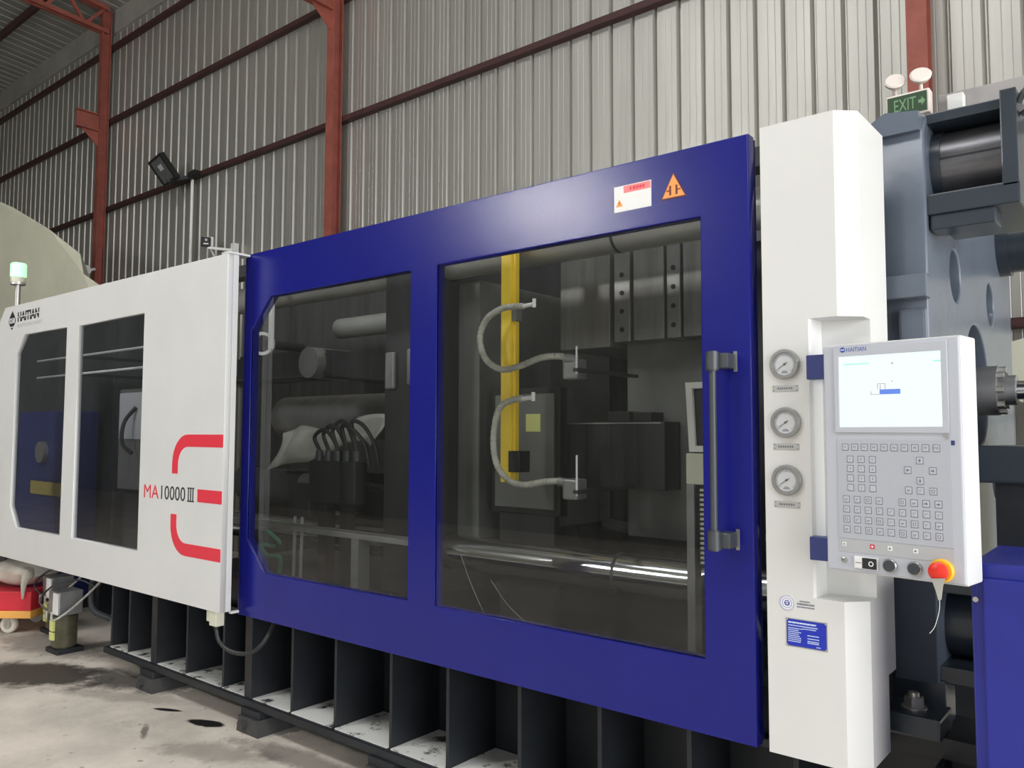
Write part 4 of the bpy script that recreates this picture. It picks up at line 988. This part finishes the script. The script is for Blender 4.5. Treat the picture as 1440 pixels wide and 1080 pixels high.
# pale frame and louvres modelled as solid parts in place of a window reflection
lc = empty('reflected_louvres', (-0.40, 0.5, 0.66), 'pale louvred shape standing in for a reflection at the right edge of the right door window', 'cover')
plate('reflection_frame', 'white_plastic', [(-0.49, 1.81), (-0.30, 1.81), (-0.30, 1.53), (-0.475, 1.53)], [[(-0.46, 1.785), (-0.32, 1.785), (-0.32, 1.555), (-0.45, 1.555)]], 0.50, 0.52, lc, 0.002)
MB().box(-0.465, -0.28, 0.521, 0.56, 1.07, 1.80).build('back_plate', 'dark_interior', lc)
MB().box(-0.49, -0.28, 0.50, 0.56, 1.40, 1.525, 0.006).build('crosspiece', 'cream_plastic', lc)
for k in range(16):
    b = MB(); b.box(-0.43, -0.29, 0.500, 0.520, 1.09 + 0.019 * k, 1.099 + 0.019 * k); b.build('louvre', 'cream_plastic', lc)
MB().box(-0.49, -0.455, 0.50, 0.56, 0.66, 1.40, 0.004).build('stile', 'steel_grey', lc)
# behind the white guard: light rails, cabinet, hydraulic unit
for z, lb in ((2.21, 'thin bright rail behind the white guard windows, upper one'), (2.066, 'thin bright rail behind the white guard windows, lower one')):
    rl = empty('rail_tube', (-5.5, 0.3, z), lb, 'rail', 'thin rails behind the white guard')
    MB().cyl((-6.50, 0.30, z), (-4.50, 0.30, z), 0.009, seg=10).build('tube', 'label_white', rl)
    for x in (-5.75, -4.52): MB().box(x - 0.012, x + 0.012, 0.30, 0.953, z - 0.012, z + 0.012).build('bracket', 'dark_interior', rl)
gb = empty('added_dark_sheet', (-7.0, 0.97, 0.0), 'dark sheet added behind the windows of the white guard to darken them', 'backing sheet')  # dark sheet added to hide the tarpaulin and keep the guard windows dark
MB().box(-9.6, -4.62, 0.965, 0.985, 0.0, 2.80).build('sheet', 'added_sheet_dark', gb)
for x in (-9.0, -6.5, -4.66): MB().box(x - 0.02, x + 0.02, 0.955, 0.966, 0.0, 2.79).build('stud', 'added_sheet_dark', gb)
hu = empty('hydraulic_unit', (-7.1, 0.9, 0.0), 'dark blue hydraulic unit with dull yellow band behind the left guard window', 'machine part')
MB().box(-7.75, -6.70, 0.60, 0.92, 0.10, 1.80, 0.03).build('housing', 'inner_blue', hu)
MB().box(-7.32, -6.66, 0.575, 0.605, 1.03, 1.15, 0.004).build('yellow_band', 'dull_yellow', hu)
MB().box(-7.70, -6.75, 0.64, 0.90, 0.0, 0.10).build('feet', 'base_steel', hu)
MB().cyl((-7.1, 0.62, 1.42), (-7.1, 0.56, 1.42), 0.10, seg=24).build('flange', 'steel_grey', hu)
vc = empty('valve_cabinet', (-5.4, 0.75, 0.66), 'pale grey valve cabinet behind the right guard window', 'cabinet')
MB().box(-5.62, -5.20, 0.60, 0.95, 1.15, 1.95, 0.008).build('body', 'grey_guard', vc)
MB().box(-5.60, -5.22, 0.59, 0.602, 1.55, 1.92, 0.004).build('door', 'panel_strip', vc)
MB().box(-5.60, -5.22, 0.65, 0.90, 0.66, 1.15).build('stand', 'dark_interior', vc)
MB().tube([(-5.30, 0.58, 1.80), (-5.36, 0.52, 1.68), (-5.34, 0.50, 1.52), (-5.26, 0.54, 1.44)], 0.016, seg=8).build('hose', 'black_rubber', vc)

# ================================================================== LEFT FOREGROUND CLUTTER
tp = empty('tarpaulin_cover', (-8.6, 1.6, 0.0), 'large beige tarpaulin covered heap behind the white guard', 'tarpaulin')
prof = [(-12.6, 0.0), (-12.6, 4.5), (-11.2, 4.85), (-9.5, 4.26), (-8.35, 3.81), (-7.62, 3.44), (-7.42, 3.20), (-7.06, 3.02), (-6.92, 2.6), (-6.9, 0.0)]
vs, fc = [], []
ND = 10
for j in range(ND + 1):
    v = j / ND
    for i, (x, z) in enumerate(prof):
        bulge = 1.0 - 0.9 * v
        zz = z * (0.86 + 0.14 * bulge) + (0.04 * math.sin(5 * i + 9 * v) if z > 0 and 0 < v < 1 else 0)
        vs.append((x + 8.6 - 2.2 * v, 1.05 + 1.25 * v - 1.6 + 0.03 * math.sin(3 * i), zz))
n = len(prof)
for j in range(ND):
    for i in range(n - 1):
        a = j * n + i; fc.append((a, a + 1, a + n + 1, a + n))
fc.append(tuple(range(n - 1, -1, -1))); fc.append(tuple(range(ND * n, ND * n + n)))
me = bpy.data.meshes.new('cover'); me.from_pydata(vs, [], fc); me.update()
link('cover', me, 'tarpaulin', tp)

TO = (-6.05, 0.15, 0.0)
def turned(name, lx, ly, z, *lab):
    e = empty(name, (TO[0] + lx * math.cos(yaw) - ly * math.sin(yaw), TO[1] + lx * math.sin(yaw) + ly * math.cos(yaw), z), *lab, rotz=yaw)
    ORG[e] = Vector((lx, ly, z)); return e          # its parts are given in the trolley's own frame
tr = turned('hand_trolley', -0.45, 0.25, 0.0, 'red trolley with an orange edge and a white caster at the left', 'trolley')
MB().box(-0.95, 0.0, 0.0, 0.50, 0.185, 0.335, 0.006).build('tray', 'trolley_red', tr)
MB().box(-0.955, 0.005, -0.005, 0.505, 0.125, 0.184, 0.006).build('edge_band', 'trolley_orange', tr)
for x, y in ((-0.20, 0.06), (-0.20, 0.44), (-0.80, 0.06), (-0.80, 0.44)):
    w = MB(); w.cyl((x, y - 0.022, 0.065), (x, y + 0.022, 0.065), 0.065, seg=28, bev=0.008); cw = w.build('caster_wheel', 'sack_white', tr)
    MB().cyl((x, y - 0.026, 0.065), (x, y + 0.026, 0.065), 0.032, seg=16).build('hub', 'zinc', cw)
    MB().box(x - 0.02, x + 0.02, y - 0.034, y - 0.028, 0.05, 0.124).box(x - 0.02, x + 0.02, y + 0.028, y + 0.034, 0.05, 0.124).build('fork', 'zinc', cw)
for (cx, cy, cz, rx, ry, rz, sd, lb) in ((-0.20, 0.26, 0.462, 0.23, 0.20, 0.115, 2, 'dusty white sack lying on the red trolley, right one'), (-0.68, 0.27, 0.50, 0.22, 0.20, 0.15, 5, 'beige sack lying on the red trolley at the picture edge')):
    sk = turned('sack', cx, cy, 0.336, lb, 'sack', 'sacks on the red trolley')
    MB().ball((cx, cy, cz), rx, ry, rz, 28, 0.08, sd).build('body', 'sack_white', sk)
    MB().tube([(cx + rx * 0.45, cy - ry * 0.75, cz), (cx + rx * 0.60, cy - ry * 1.1, cz - 0.01), (cx + rx * 0.62, cy - ry * 1.32, cz - 0.06), (cx + rx * 0.63, cy - ry * 1.40, cz - 0.18)], 0.05, rfun=lambda t, i: 1.15 - t).build('tied_neck', 'sack_white', sk)
# two lubricator pots
def pot(x, y, lb):
    p = empty('lubricator', (x, y, 0.0), lb, 'lubricator', 'grease lubricators by the oil stain')
    MB().cyl((x, y, 0.035), (x, y, 0.275), 0.085, seg=28, bev=0.012).build('oil_pot', 'oil_pot', p)
    MB().box(x - 0.10, x + 0.10, y - 0.09, y + 0.10, 0.0, 0.035, 0.006).build('base_plate', 'base_steel', p)
    MB().box(x - 0.085, x + 0.095, y - 0.085, y + 0.085, 0.275, 0.445, 0.008).build('pump_housing', 'steel_grey', p)
    MB().box(x + 0.005, x + 0.093, y - 0.092, y - 0.084, 0.285, 0.437, 0.003).build('front_plate', 'label_white', p)
    for z0, z1 in ((0.16, 0.235), (0.095, 0.150)):
        MB().box(x - 0.035, x + 0.03, y - 0.092, y - 0.078, z0, z1).build('yellow_sticker', 'label_yellow', p)
    MB().cyl((x - 0.02, y - 0.12, 0.255), (x - 0.02, y - 0.12, 0.31), 0.012, seg=12).build('fitting', 'zinc', p)
    MB().tube([(x - 0.02, y - 0.12, 0.31), (x - 0.10, y - 0.14, 0.38), (x - 0.13, y - 0.02, 0.47), (x, y + 0.10, 0.50), (x + 0.14, y + 0.16, 0.46), (x + 0.18, y + 0.2, 0.56)], 0.007, seg=8).build('oil_line', 'pipe_dark', p)
    MB().tube([(x + 0.04, y - 0.11, 0.30), (x + 0.12, y - 0.13, 0.26), (x + 0.19, y - 0.06, 0.32), (x + 0.20, y + 0.10, 0.45), (x + 0.19, y + 0.22, 0.56)], 0.008, seg=8).build('air_line', 'hose_grey', p)
pot(-5.33, 0.12, 'grease lubricator with pale front plate and yellow labels, nearer the machine bed')
pot(-6.00, 0.33, 'grease lubricator with yellow label, nearer the red trolley')
